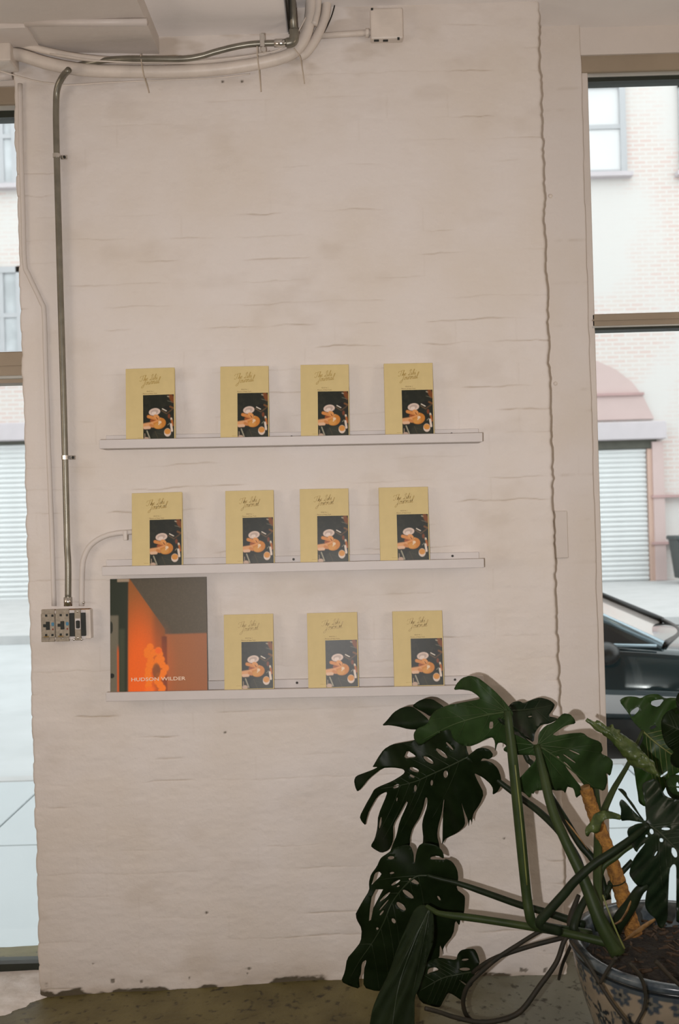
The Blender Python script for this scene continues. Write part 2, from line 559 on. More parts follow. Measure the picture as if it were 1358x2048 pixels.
xs = np.unique(np.concatenate([np.linspace(-4.6, -1.4, 14), np.linspace(-1.4, 1.4, 141), np.linspace(1.4, 4.6, 14)]))
ys = np.unique(np.concatenate([np.linspace(-6.2, -1.2, 12), np.linspace(-1.2, 0.42, 82)]))
gx, gy = np.meshgrid(xs, ys)
V = np.stack([gx, gy, floor_h(gx, gy)], -1).reshape(-1, 3)
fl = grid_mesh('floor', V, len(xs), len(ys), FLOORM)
tag(fl, kind='structure')


def smooth01(x): x = np.clip(x, 0, 1); return x * x * (3 - 2 * x)


def brick_relief(x, z):
    """paint-covered brick: height (towards the room) and dirt in the open joints"""
    zz = z + 0.009 * (fbm(x * 3.1, z * 1.2, 11) - 0.5) * 2 + 0.007 * (vnoise(x * 13, z * 9, 12) - 0.5) + 0.004 * (vnoise(x * 40, z * 20, 13) - 0.5)
    c = (zz - 2.529) / COURSE
    k = np.floor(c + 0.5)
    d = np.abs(c - k) * COURSE                       # distance to the bed joint
    seg = vnoise(x * 8.0, k * 7.3, 31)               # which stretches of the joint are open
    seg2 = vnoise(x * 1.7 + 9, k * 3.9, 37)
    op = np.clip((seg * 0.75 + seg2 * 0.5 - 0.68) / 0.20, 0, 1)
    wline = 0.0013 + 0.0010 * vnoise(x * 30, k, 41)
    line = np.exp(-(d / wline) ** 2) * op * (0.25 + 0.75 * smooth01((fbm(x * 3 + 20, z * 5, 43) - 0.38) / 0.25))
    soft = np.exp(-(d / 0.011) ** 2) * (0.3 + 0.7 * seg2)
    row = np.floor(c + 0.5 + 0.5)
    bk = np.floor((x + 0.105 * (np.floor(c + 0.5 + 1e-6) % 2)) / 0.21)
    cell = np.floor(c)
    xo = (x + 0.105 * (cell % 2) + 0.01 * (hash2(cell, cell * 0 + 3, 5) - .5)) / 0.21
    brick = hash2(np.floor(xo), cell, 51)
    xd = np.abs(xo - np.floor(xo + 0.5)) * 0.21
    vop = np.clip((hash2(np.floor(xo + 0.5), cell, 52) - 0.80) / 0.1, 0, 1)
    vline = np.exp(-(xd / 0.0025) ** 2) * vop * 0.5
    h = (brick - 0.5) * 0.0006 * (1 - np.exp(-(np.minimum(d, xd) / 0.012) ** 2))
    h += 0.0045 * (fbm(x * 2.0, z * 2.2, 61) - 0.5) + 0.0040 * (fbm(x * 7, z * 17, 63, 4) - 0.5)
    h += 0.0011 * (vnoise(x * 45, z * 70, 65) - 0.5)
    h += -0.0005 * soft - 0.0020 * line - 0.0008 * vline
    g = np.clip(line * 0.55 + vline * 0.15, 0, 0.7)
    return h, g


nx, nz = 380, 1150
zs = np.linspace(-0.03, 3.42, nz)
cidx = np.floor((zs - 2.529) / COURSE)
ph = (zs - 2.529) / COURSE - cidx
bulge = 4 * ph * (1 - ph)


def edge_wobble(seed, amp):
    per = hash2(cidx, cidx * 0 + 1, seed) - 0.5
    return amp * (0.9 * per * np.clip(bulge * 3, 0, 1) + 0.9 * (bulge ** 0.5 - 0.8) * 0.8 + 1.2 * (fbm(zs * 22, zs * 0, seed + 3) - 0.5))


xl = XL - edge_wobble(71, 0.0045)
xr = XR + edge_wobble(83, 0.0018) + 0.004 * (fbm(zs * 5, zs * 0, 84) - .5) * 2 + 0.006 * (vnoise(zs * 30, zs * 0, 85) - .5) + 0.004 * (vnoise(zs * 75, zs * 0, 86) - .5)
t = np.linspace(0, 1, nx)
gx = xl[:, None] + (xr - xl)[:, None] * t[None, :]
gz = np.repeat(zs[:, None], nx, 1)
h, g = brick_relief(gx, gz)
edge = np.minimum(gx - xl[:, None], xr[:, None] - gx)
rr_ = 0.010
back = np.where(edge < rr_, rr_ - np.sqrt(np.maximum(0, rr_ ** 2 - (rr_ - np.maximum(edge, 0)) ** 2)), 0)
gy = -h + back
# dirt at the top near the pipes and warm stain patches; worn paint at the foot
stain = np.clip((fbm(gx * 5.6 + 3, gz * 9.4, 91, 4) - 0.60) / 0.2, 0, 1) * 0.12
top = np.clip((gz - 3.10) / 0.1, 0, 1) * np.clip((fbm(gx * 9, gz * 22, 93) - 0.50) / 0.16, 0, 1) * np.clip((0.35 - gx) / 0.3, 0.25, 1) * 0.30
holes = np.zeros_like(gx)
for (hu, hv, hr) in ((445, 163, 0.004), (484, 163, 0.004), (450, 1465, 0.0035), (413, 1826, 0.004), (1008, 1677, 0.003)):
    p = P(hu, hv)
    holes = np.maximum(holes, np.clip(1.6 - np.hypot(gx - p.x, gz - p.z) / hr, 0, 1))
grime = np.clip(g + stain + top, 0, 0.75)
foot = fbm(gx * 16, gz * 26, 95, 4)
wear = np.interp(gx, [-1.1, -0.95, -0.9, -0.2, 0.2, 0.8], [0.026, 0.022, 0.000, -0.002, -0.006, -0.004])
fh = floor_h(gx, 0 * gx)
peel = np.clip((wear + 0.028 * (foot - 0.36) * 2 + fh - gz) / 0.006, 0, 1)
specks = np.clip((fbm(gx * 30, gz * 30, 97) - 0.80) / 0.03, 0, 1) * (gz < 0.10)
peel = np.maximum(np.maximum(peel, specks * 0.8), holes)
gy = gy + peel * 0.0025
footdirt = np.clip((0.16 - (gz - fh)) / 0.16, 0, 1) ** 2 * np.clip((fbm(gx * 7, gz * 14, 99) - 0.35) / 0.3, 0, 1) * 0.45
grime = np.clip(grime + footdirt, 0, 0.8)
# side faces of the pier
def padcol(a, l, r): return np.concatenate([l[:, None], a, r[:, None]], 1)
GX = padcol(gx, xl, xr)
GZ = padcol(gz, zs, zs)
GY = padcol(gy, np.full(nz, 0.42), np.full(nz, 0.42))
GR = padcol(grime, np.zeros(nz), np.zeros(nz)); PE = padcol(peel, np.zeros(nz), np.zeros(nz))
V = np.stack([GX, GY, GZ], -1).reshape(-1, 3)
pier = grid_mesh('wall_back', V, nx + 2, nz, WALL, attrs={'grime': GR, 'peel': PE})
tag(pier, kind='structure')

# recessed strip of wall right of the pier
nx2, nz2 = 40, 400
zs2 = np.linspace(-0.03, 3.42, nz2)
xe = RECX + 0.004 * (fbm(zs2 * 6, zs2 * 0, 101) - 0.5) * 2 + 0.0025 * (vnoise(zs2 * 25, zs2 * 0, 103) - .5)
t2 = np.linspace(0, 1, nx2)
gx = 0.70 + (xe - 0.70)[:, None] * t2[None, :]
gz = np.repeat(zs2[:, None], nx2, 1)
h, g = brick_relief(gx + 5.0, gz)
gy = RECY - h * 0.7
pl = P(1101, 392, RECY); pn = P(1111, 767, RECY)
GX = np.concatenate([gx, xe[:, None]], 1); GZ = np.concatenate([gz, zs2[:, None]], 1)
GY = np.concatenate([gy, np.full((nz2, 1), 0.42)], 1)
GR = np.concatenate([g * 0.4, np.zeros((nz2, 1))], 1)
V = np.stack([GX, GY, GZ], -1).reshape(-1, 3)
rec = grid_mesh('wall_recess', V, nx2 + 1, nz2, WALL, attrs={'grime': GR, 'peel': GR * 0})
tag(rec, kind='structure')
for k, (u, v) in enumerate(((1101, 392), (1111, 767))):
    p = P(u, v, RECY)
    bm = bmesh.new()
    bmesh.ops.create_uvsphere(bm, u_segments=12, v_segments=8, radius=0.008, matrix=Matrix.Translation((p.x, RECY, p.z)) @ Matrix.Diagonal((1, 0.6, 1, 1)))
    o = bm_obj('painted_screw', bm, PAINT, smooth=True)
    tag(o, ['painted-over screw head high beside the jagged wall edge', 'painted-over screw head beside the jagged wall edge, level with top shelf'][k], 'screw')

# painted cover plate in the recess
a, b_ = P(1108, 1022, RECY), P(1136, 1116, RECY)
o = box('cover_plate', a.x - 0.005, b_.x, RECY - 0.012, RECY + 0.004, b_.z, a.z, WALL2, bev=0.003)
tag(o, 'narrow painted cover plate on the wall strip beside the window', 'cover plate')

# lintels over the windows
LH, RH = 3.165, 3.235            # heads of the left and right windows
box('wall_lintel_left', -3.4, XL + 0.02, 0.16, 0.42, LH + 0.055, 3.42, WALL2).update_tag()
box('wall_lintel_right', RECX - 0.01, 3.6, 0.20, 0.42, RH + 0.055, 3.42, WALL2)
box('wall_side_left', -4.6, -3.3, 0.10, 0.42, -0.05, 3.42, WALL2)
box('wall_side_right', 3.5, 4.6, 0.10, 0.42, -0.05, 3.42, WALL2)
box('wall_left', -4.7, -4.6, -6.3, 0.42, -0.05, 3.5, ROOM)
box('wall_right', 4.6, 4.7, -6.3, 0.42, -0.05, 3.5, ROOM)
box('wall_front', -4.7, 4.7, -6.4, -6.2, -0.05, 3.5, ROOM)
box('wall_exterior_pier', XL + 0.03, RECX - 0.02, 0.40, 0.55, -0.2, 4.6, EXTW)
box('wall_exterior_upper', -8, 8, 0.42, 0.60, 3.40, 9.0, EXTW)
box('wall_exterior_left', -8, -3.3, 0.42, 0.60, -0.2, 3.42, EXTW)
box('wall_exterior_right', 3.5, 8, 0.42, 0.60, -0.2, 3.42, EXTW)
for n in ('wall_lintel_left', 'wall_lintel_right', 'wall_side_left', 'wall_side_right', 'wall_left', 'wall_right', 'wall_front',
          'wall_exterior_pier', 'wall_exterior_upper', 'wall_exterior_left', 'wall_exterior_right'):
    tag(bpy.data.objects[n], kind='structure')

# ceiling: high part right, dropped part left
SOFX = P(577, 92, -0.02).x
SZ = 3.305
o = box('ceiling', SOFX - 0.02, 4.7, -6.4, 0.42, H, H + 0.12, CEIL); tag(o, kind='structure')
o = box('ceiling_soffit', -4.7, SOFX, -6.4, 0.16, SZ, H + 0.12, CEIL, bev=0.004); tag(o, kind='structure')
# slab of plaster left on the dropped ceiling, its trim batten and the flat ceiling box
ZL, ZR = 3.292, 3.245
q = [PZ(319, 108, ZR), PZ(268, -10, ZR)]
bm = bmesh.new()
vs = [bm.verts.new(v_) for v_ in ((-1.6, 0.02, ZL), (q[0].x, q[0].y + 0.03, ZR), (q[1].x, -0.7, ZR), (-1.6, -0.7, ZL))]
vs += [bm.verts.new((v_.co.x, v_.co.y, SZ + 0.01)) for v_ in vs]
for f in ((0, 1, 2, 3), (7, 6, 5, 4), (0, 4, 5, 1), (1, 5, 6, 2), (2, 6, 7, 3), (3, 7, 4, 0)):
    bm.faces.new([vs[i] for i in f])
o = bm_obj('trim_1', bm, WALL2); tag(o, kind='structure')
a, b_ = PZ(50, 45, 3.268), PZ(294, 44, 3.228)
o = tube('trim_2', [a, b_], 0.014, PAINT_GREY, smooth_pts=False, segs=4); tag(o, kind='structure')
a = P(52, 54, -0.20)
o = box('ceiling_box', a.x - 0.40, a.x, -0.20, -0.06, a.z, SZ + 0.004, PAINT_GREY, bev=0.004)
tag(o, 'flat grey-painted metal box against the dropped ceiling above the pipes', 'ceiling box')

# ------------------------------------------------------------------ windows
w1 = empty('window_1', (-2.2, 0.2, 0)); tag(w1, kind='structure')
WY = 0.20
x0, x1 = -3.35, XL + 0.03
box('window_frame', x0, x1, WY - 0.03, WY + 0.06, LH - 0.005, LH + 0.06, FRAME, w1, bev=0.003)
box('window_frame', x0, x1, WY - 0.012, WY + 0.05, LH - 0.022, LH - 0.005, ALU, w1)
box('window_frame', x0, x1, WY - 0.008, WY + 0.05, LH - 0.046, LH - 0.022, GASKET, w1)
zt, zb = P(20, 706, WY).z, P(20, 765, WY).z
box('transom', x0, x1, WY - 0.03, WY + 0.05, zb + 0.014, zt, FRAME, w1, bev=0.004)
box('transom_bead', x0, x1, WY - 0.038, WY + 0.05, zb + 0.008, zb + 0.020, ALU, w1, bev=0.002)
box('transom_bead', x0, x1, WY - 0.036, WY - 0.028, (zt + zb) / 2 + 0.002, (zt + zb) / 2 + 0.008, FRAME, w1)
box('transom_bead', x0, x1, WY - 0.03, WY + 0.05, zb - 0.006, zb + 0.008, FRAME, w1)
zs_ = P(30, 1934, WY).z
box('bottom_rail', x0, x1, WY - 0.01, WY + 0.05, zs_ - 0.012, zs_ + 0.016, GASKET, w1)
box('jamb', x0 - 0.02, x0 + 0.05, WY - 0.03, WY + 0.06, -0.02, LH, FRAME, w1)
box('jamb', x1 - 0.03, x1 + 0.02, WY - 0.0, WY + 0.06, -0.02, LH, FRAME, w1)
box('pane', x0 + 0.02, x1 - 0.0, WY + 0.015, WY + 0.021, zt - 0.01, LH - 0.03, GLASS, w1)
box('pane', x0 + 0.02, x1 - 0.0, WY + 0.015, WY + 0.021, zs_, zb + 0.01, GLASS, w1)

w2 = empty('window_2', (2.2, 0.24, 0)); tag(w2, kind='structure')
WY2 = 0.24
x0, x1 = RECX - 0.03, 3.55
xi = P(1185, 400, WY2).x
xi = 0.962
box('window_frame', x0, x1, WY2 - 0.03, WY2 + 0.06, RH - 0.003, RH + 0.062, FRAME, w2, bev=0.003)
box('window_frame', x0, x1, WY2 - 0.014, WY2 + 0.05, RH - 0.016, RH - 0.003, ALU, w2)
box('window_frame', x0, x1, WY2 - 0.008, WY2 + 0.05, RH - 0.030, RH - 0.016, GASKET, w2)
box('jamb', x0, xi, WY2 - 0.02, WY2 + 0.06, -0.02, RH, WALL2, w2, bev=0.003)
box('jamb', x1 - 0.05, x1, WY2 - 0.02, WY2 + 0.06, -0.02, RH, FRAME, w2)
zt, zb = P(1270, 628, WY2).z, P(1270, 660, WY2).z
box('transom', xi - 0.01, x1, WY2 - 0.02, WY2 + 0.05, zb + 0.013, zt, FRAME, w2, bev=0.003)
box('transom_bead', xi - 0.01, x1, WY2 - 0.026, WY2 - 0.018, (zt + zb) / 2 + 0.004, (zt + zb) / 2 + 0.009, FRAME, w2)
box('transom_bead', xi - 0.01, x1, WY2 - 0.024, WY2 + 0.05, zb + 0.008, zb + 0.014, ALU, w2)
box('transom_bead', xi - 0.01, x1, WY2 - 0.018, WY2 + 0.05, zb, zb + 0.009, GASKET, w2)
box('bottom_rail', x0, x1, WY2 - 0.01, WY2 + 0.05, -0.01, 0.03, GASKET, w2)
box('pane', xi - 0.01, x1 - 0.02, WY2 + 0.015, WY2 + 0.021, zt - 0.01, RH - 0.02, GLASS, w2)
box('pane', xi - 0.01, x1 - 0.02, WY2 + 0.015, WY2 + 0.021, 0.02, zb + 0.01, GLASS, w2)

# concrete sill in the left window bay, daylight painted into its pale colour
xsl = np.linspace(-3.3, -1.05, 60); ysl = np.linspace(-0.16, 0.22, 26)
gx, gy = np.meshgrid(xsl, ysl)
front = np.clip((gy + 0.16 + 0.05 * (fbm(gx * 8, gx * 0, 7) - 0.5) - np.clip((gx + 1.16) / 0.10, 0, 1) * 0.15) / 0.035, 0, 1)
gz = floor_h(gx, gy) - 0.012 + 0.020 * front + 0.004 * (fbm(gx * 12, gy * 12, 8) - .5)
o = grid_mesh('trim_3', np.stack([gx, gy, gz], -1).reshape(-1, 3), 60, 26, SILLM); tag(o, kind='structure')

# ------------------------------------------------------------------ street outside
WZ, STZ = -0.15, -0.30
KY, FKY, BY = 3.4, 12.2, 19.65
sw = empty('sidewalk', (0, 2, WZ)); tag(sw, kind='structure')
xj = [-13.0, -10.6, -8.2, -5.8, -3.55, -2.05, -0.2, 1.9, 4.2, 6.5, 8.8, 11.2, 13.0]
for r_, (ya, yb2) in enumerate(((0.42, 0.66), (0.66, 2.05), (2.05, KY))):
    for i in range(len(xj) - 1):
        box('paving_slab', xj[i] + 0.006, xj[i + 1] - 0.006, ya + 0.006, yb2 - 0.006, WZ - 0.1, WZ, WALK, sw, bev=0.004)
o = box('kerb', -13, 13, KY, KY + 0.16, STZ - 0.1, WZ, KERB, sw, bev=0.02)
o = box('ground_street', -26, 26, 0.42, FKY, STZ - 0.3, STZ, ASPH); tag(o, kind='structure')
o = box('ground_far_sidewalk', -26, 26, FKY, BY + 0.2, STZ - 0.3, STZ + 0.14, KERB); tag(o, kind='structure')

bld = empty('brick_building', (0, BY, STZ))
tag(bld, 'pale painted brick building with roller shutters across the street', 'building')
box('facade', -26, 26, BY, BY + 0.5, STZ, 15, FARBRICK, bld)


def fx(u, v=1024): return P(u, v, BY).x
def fz(u, v): return P(u, v, BY).z


def far_window(u0, u1, vt, vm, vb, um, pane_m, mull=None):
    w = empty('building_window', (fx((u0 + u1) / 2, (vt + vb) / 2), BY, fz((u0 + u1) / 2, vb)), bld)
    w.location = Vector(w.location) - bld.location
    xa, xb = fx(u0, (vt + vb) / 2), fx(u1, (vt + vb) / 2)
    zt, zm, zb = fz(um, vt), fz(um, vm), fz(um, vb)
    fr = 0.14
    bm = bmesh.new()
    bx(bm, xa, xa + fr, BY - 0.10, BY + 0.05, zb, zt); bx(bm, xb - fr, xb, BY - 0.10, BY + 0.05, zb, zt)
    bx(bm, xa, xb, BY - 0.10, BY + 0.05, zt - fr, zt); bx(bm, xa + fr, xb - fr, BY - 0.08, BY + 0.05, zb, zb + 0.09)
    bx(bm, xa + fr, xb - fr, BY - 0.09, BY + 0.05, zm - 0.05, zm + 0.05)
    if mull is not None:
        xm = fx(mull, vm); bx(bm, xm - 0.05, xm + 0.05, BY - 0.085, BY + 0.05, zb, zt)
    bm_obj('frame', bm, BWIN, w)
    box('pane', xa + fr, xb - fr, BY - 0.03, BY - 0.02, zm + 0.05, zt - fr, pane_m, w)
    box('pane', xa + fr, xb - fr, BY - 0.05, BY - 0.04, zb + 0.09, zm - 0.05, pane_m, w)
    box('window_ledge', xa - 0.12, xb + 0.10, BY - 0.22, BY + 0.02, zb - 0.10, zb, BSTONE, w)
    return w


far_window(1090, 1250, 165, 256, 349, 1215, BPANE)
far_window(1357, 1500, 165, 256, 345, 1400, BPANE)
far_window(-90, 36, 120, 275, 372, 20, BPANE2, mull=4)
far_window(-90, 48, 535, 632, 710, 20, BPANE2, mull=6)


def shutter(u0, u1, vt, vb, um):
    s = empty('roller_shutter', (0, 0, 0), bld)
    xa, xb = fx(u0, (vt + vb) / 2), fx(u1, (vt + vb) / 2)
    zt, zb = fz(um, vt), fz(um, vb)
    s.location = Vector(((xa + xb) / 2, BY, zb)) - bld.location
    pitch = 0.112
    n = int((zt - zb) / pitch)
    me = None
    for i in range(n):
        z0 = zb + i * (zt - zb) / n
        hgt = (zt - zb) / n
        if me is None:
            bm = bmesh.new()
            prof = [(-0.01, 0.0), (-0.05, 0.25), (-0.06, 0.5), (-0.05, 0.72), (-0.012, 0.90), (-0.012, 1.0)]
            hw = (xb - xa) / 2
            A = [bm.verts.new((-hw, y, z * hgt)) for y, z in prof]; B = [bm.verts.new((hw, y, z * hgt)) for y, z in prof]
            for k in range(len(prof) - 1): bm.faces.new((A[k], B[k], B[k + 1], A[k + 1]))
            me = bpy.data.meshes.new('slat'); bm.to_mesh(me); bm.free(); me.materials.append(SHUT)
        o = bpy.data.objects.new('slat', me); COL.objects.link(o); o.parent = s
        o.location = (0, 0, z0 - zb)
    return s


shutter(1040, 1294, 897, 1172, 1245)
shutter(-150, 75, 888, 1214, 25)
# right doorway: dark gap, lintel, pink arch, piers
c = 1245
box('door_gap', fx(1030, 890), fx(1311, 890), BY - 0.10, BY + 0.02, fz(c, 898), fz(c, 880), BDARK, bld)
box('stone_lintel', fx(1020, 862), fx(1325, 862), BY - 0.30, BY + 0.02, fz(c, 881), fz(c, 846), BSTONE, bld, bev=0.02)
box('orange_jamb', fx(1295, 1030), fx(1304, 1030), BY - 0.12, BY + 0.02, fz(1300, 1170), fz(1300, 898), BORANGE, bld)
box('red_pier', fx(1304, 1030), fx(1326, 1030), BY - 0.16, BY + 0.02, fz(1315, 1160), fz(1315, 884), BPINK, bld)
for v in (992, 1085):
    box('iron_band', fx(1300, v), fx(1420, v), BY - 0.19, BY + 0.02, fz(1350, v) - 0.03, fz(1350, v) + 0.03, BROWN, bld)
pts = [(1170, 718), (1195, 724), (1230, 740), (1262, 765), (1285, 795), (1306, 838)]
up = [P(u, v, BY) for u, v in pts]
cxm = up[0].x
poly = [(p.x, p.z) for p in up] + [(2 * cxm - p.x, p.z) for p in reversed(up[1:])]
bm = bmesh.new()
A = [bm.verts.new((x, BY - 0.08, z)) for x, z in poly]; B = [bm.verts.new((x, BY + 0.02, z)) for x, z in poly]
bm.faces.new(A)
for i in range(len(A)): bm.faces.new((A[i], A[(i + 1) % len(A)], B[(i + 1) % len(A)], B[i]))
bm_obj('arch_infill', bm, BPINK, bld)
box('arch_band', fx(1060, 790), fx(1285, 790), BY - 0.14, BY + 0.02, fz(1245, 792), fz(1245, 787), BROWN, bld)
# left doorway
box('stone_lintel', fx(-160, 860), fx(85, 860), BY - 0.30, BY + 0.02, fz(25, 883), fz(25, 848), BSTONE, bld, bev=0.02)
box('door_gap', fx(-150, 886), fx(80, 886), BY - 0.10, BY + 0.02, fz(25, 889), fz(25, 883), BDARK, bld)

# wheeled bin on the far pavement
by_, bz = 18.6, STZ + 0.14
pb = P(1352, 1125, by_)
bn = empty('wheeled_bin', (pb.x + 0.28, by_, bz)); tag(bn, 'dark wheeled rubbish bin standing on the far pavement', 'bin')
bm = bmesh.new()
for k, (zz, s) in enumerate(((0.12, 0.24), (0.98, 0.33))):
    for (sx, sy) in ((-1, -1), (1, -1), (1, 1), (-1, 1)): bm.verts.new((sx * s, sy * s, zz))
bm.verts.ensure_lookup_table(); vv = bm.verts
for f in ((3, 2, 1, 0), (4, 5, 6, 7), (0, 1, 5, 4), (1, 2, 6, 5), (2, 3, 7, 6), (3, 0, 4, 7)): bm.faces.new([vv[i] for i in f])
bm_obj('body', bm, BIN, bn, local=True)
box('lid', -0.37, 0.37, -0.38, 0.37, 0.97, 1.06, BIN, bn, bev=0.03, seg=2, local=True)
box('sticker', -0.16, 0.16, -0.325, -0.30, 0.52, 0.72, BINR, bn, local=True)
for sx in (-0.2, 0.2):
    bm = bmesh.new()
    bmesh.ops.create_cone(bm, cap_ends=True, segments=18, radius1=0.11, radius2=0.11, depth=0.06, matrix=Matrix.Translation((sx, -0.2, 0.11)) @ Matrix.Rotation(math.pi / 2, 4, 'Y'))
    bm_obj('wheel', bm, RUBBER, bn, local=True)

# ------------------------------------------------------------------ parked car (nose to the right)
car = empty('parked_car', (1.4, 4.45, STZ)); car.rotation_euler = (0, 0, math.radians(-18))
tag(car, 'dark teal car parked at the kerb outside the window', 'car')
CYc, HWc = 4.45, 0.88
prof = [(-0.80, 0.40, 0.48), (-0.72, 0.16, 0.62), (-0.2, 0.10, 0.66), (0.6, 0.06, 0.64), (1.4, 0.04, 0.62), (2.0, 0.04, 0.605), (2.33, 0.05, 0.59),
        (2.8, 0.06, 0.55), (3.2, 0.08, 0.49), (3.45, 0.16, 0.40), (3.52, 0.24, 0.34)]
rows = []
for (x, zl, zt) in prof:
    taper = 1.0 - 0.18 * max(0, (x - 2.8) / 0.7) ** 2 - 0.14 * max(0, (-0.2 - x) / 0.6) ** 2
    w = HWc * taper
    zm = zl + (zt - zl) * 0.42
    zk = zt - 0.05
    sec = [(-w + 0.10, zl), (-w + 0.02, zl + 0.03), (-w - 0.035, zm), (-w - 0.025, zm + 0.025), (-w + 0.02, zk), (-w + 0.08, zt), (-w * 0.5, zt + 0.025), (0, zt + 0.035)]
    full = sec + [(-y, z) for y, z in reversed(sec[:-1])]
    rows.append([Vector((x, CYc + y, z)) for y, z in full])
V, F = [], []
for r in rows: V += r
nn = len(rows[0])
for i in range(len(rows) - 1):
    for j in range(nn - 1):
        F.append((i * nn + j, (i + 1) * nn + j, (i + 1) * nn + j + 1, i * nn + j + 1))
F.append(tuple(range(nn))); F.append(tuple((len(rows) - 1) * nn + j for j in reversed(range(nn))))
body = mesh('body', V, F, CARP, car, smooth=True)
body.data.materials.append(mat('car_paint_pale_reflection', (0.60, 0.59, 0.60, 1), 0.3, noise=0.05, nscale=3))  # pale lower side: the sidewalk's reflection painted into the body colour
for pg in body.data.polygons:
    if pg.center.z < 0.26 and abs(pg.normal.z) < 0.8 and -0.6 < pg.center.x < 3.0 and len(pg.vertices) == 4: pg.material_index = 1
md = body.modifiers.new('sub', 'SUBSURF'); md.levels = 2; md.render_levels = 2
# greenhouse
ga = [(2.31, 0.60, 0.76), (1.22, 1.10, 0.60), (0.1, 1.14, 0.58), (-0.62, 0.66, 0.70)]
V = []
for (x, z, w) in ga: V += [Vector((x, CYc - w, z)), Vector((x, CYc + w, z))]
zb_ = 0.585
mesh('windscreen', [V[0], V[1], V[3], V[2]], [(0, 1, 2, 3)], CARW, car)
mesh('roof', [V[2], V[3], V[5], V[4]], [(0, 1, 2, 3)], CARP, car)
mesh('rear_screen', [V[4], V[5], V[7], V[6]], [(0, 1, 2, 3)], CARG, car)
for s in (0, 1):
    y0 = CYc + (-1, 1)[s] * 0.80
    mesh('side_window', [V[0 + s], V[2 + s], V[4 + s], V[6 + s], Vector((-0.62, y0, zb_)), Vector((2.31, y0, zb_))], [(0, 1, 2, 3, 4, 5)], CARG, car)
    tube('screen_pillar', [V[0 + s] + Vector((0.03, (-1, 1)[s] * 0.02, 0)), V[2 + s]], 0.035, CARS if s == 0 else CART, car, smooth_pts=False)
    tube('roof_rail', [V[2 + s], V[4 + s], V[6 + s]], 0.03, CARP, car)
    tube('window_sill_trim', [Vector((2.3, CYc + (-1, 1)[s] * 0.835, 0.60)), Vector((-0.6, CYc + (-1, 1)[s] * 0.835, 0.62))], 0.014, CARS, car, smooth_pts=False)
tube('cowl_seal', [V[0] + Vector((0.04, 0, 0.005)), V[0] * 0.5 + V[1] * 0.5 + Vector((0.16, 0, 0.0)), V[1] + Vector((0.03, 0, 0.01)), V[1] * 0.72 + V[3] * 0.28], 0.02, CART, car)
for s in (-1, 1):
    bm = bmesh.new()
    bmesh.ops.create_uvsphere(bm, u_segments=16, v_segments=10, radius=1.0, matrix=Matrix.Translation((1.95, CYc + s * 0.98, 0.56)) @ Matrix.Diagonal((0.10, 0.12, 0.085, 1)))
    mr = bm_obj('wing_mirror', bm, CART, car, smooth=True)
    mesh('mirror_sail', [Vector((2.18, CYc + s * 0.83, 0.60)), Vector((1.86, CYc + s * 0.83, 0.60)), Vector((1.92, CYc + s * 0.76, 0.74))], [(0, 1, 2)], CART, car)
    for x in (0.05, 2.78):
        bm = bmesh.new()
        bmesh.ops.create_cone(bm, cap_ends=True, segments=28, radius1=0.32, radius2=0.32, depth=0.22, matrix=Matrix.Translation((x, CYc + s * 0.80, STZ + 0.32)) @ Matrix.Rotation(math.pi / 2, 4, 'X'))
        wh = bm_obj('wheel', bm, RUBBER, car)
        bm = bmesh.new()
        bmesh.ops.create_cone(bm, cap_ends=True, segments=24, radius1=0.20, radius2=0.18, depth=0.24, matrix=Matrix.Translation((x, CYc + s * 0.80, STZ + 0.32)) @ Matrix.Rotation(math.pi / 2, 4, 'X'))
        h_ = bm_obj('hub', bm, STEEL, wh, local=True)
box('underbody', -0.6, 3.3, CYc - 0.72, CYc + 0.72, STZ + 0.14, STZ + 0.5, CART, car)

car.location = (1.679, 4.854, STZ)

# ------------------------------------------------------------------ shelves
SHELVES = []


def shelf(name_label, ul, ur, vl, vr, rail_u):
    """(ul,vl)-(ur,vr): top edge of the front lip in the photo"""
    D = 0.075
    A, B = P(ul, vl, -D), P(ur, vr, -D)
    L = (B - A).length
    s = empty('picture_ledge', A)
    ang = math.atan2(B.z - A.z, B.x - A.x)
    s.rotation_euler = (0, -ang, 0)
    tag(s, name_label, 'shelf', 'white picture ledges on the brick wall')
    LT, BT = 0.009, 0.021
    bm = bmesh.new(); bx(bm, 0.0, L, 0.0, D + 0.004, -LT - BT, -LT, 0.0012); bm_obj('board', bm, SHELF, s, local=True)
    bm = bmesh.new(); bx(bm, 0.0, L, -0.012, 0.0, -LT - BT - 0.0005, 0.0, 0.0014); bm_obj('front_lip', bm, SHELF, s, local=True)
    x0 = P(rail_u[0], vl, 0).x - A.x; x1 = P(rail_u[1], vr, 0).x - A.x
    bm = bmesh.new(); bx(bm, x0, x1, D - 0.014, D + 0.004, -LT, 0.020, 0.0012); bm_obj('back_rail', bm, SHELF, s, local=True)
    for (u, v) in rail_u[2]:
        p = P(u, v, -0.014)
        bm = bmesh.new()
        bmesh.ops.create_cone(bm, cap_ends=True, segments=14, radius1=0.0045, radius2=0.003, depth=0.004, matrix=Matrix.Translation((p.x - A.x, D - 0.0155, 0.008 if v > 1000 else 0.004)) @ Matrix.Rotation(math.pi / 2, 4, 'X'))
        bm_obj('screw', bm, DARK, s, local=True)
    SHELVES.append((A, ang, LT, D))
    return s


shelf('white picture ledge, topmost of three, with four magazines', 200, 964, 880, 866, (214, 956, [(583, 868), (903, 862)]))
shelf('white picture ledge, middle of three, holding four magazines', 205, 967, 1133, 1117, (214, 957, [(587, 1118), (905, 1110)]))
shelf('white picture ledge, lowest of three, holding the orange catalogue', 213, 975, 1384, 1369, (221, 966, [(594, 1365), (910, 1356)]))

# ------------------------------------------------------------------ magazines
BW, BH, BT_ = 0.1720, 0.2560, 0.014


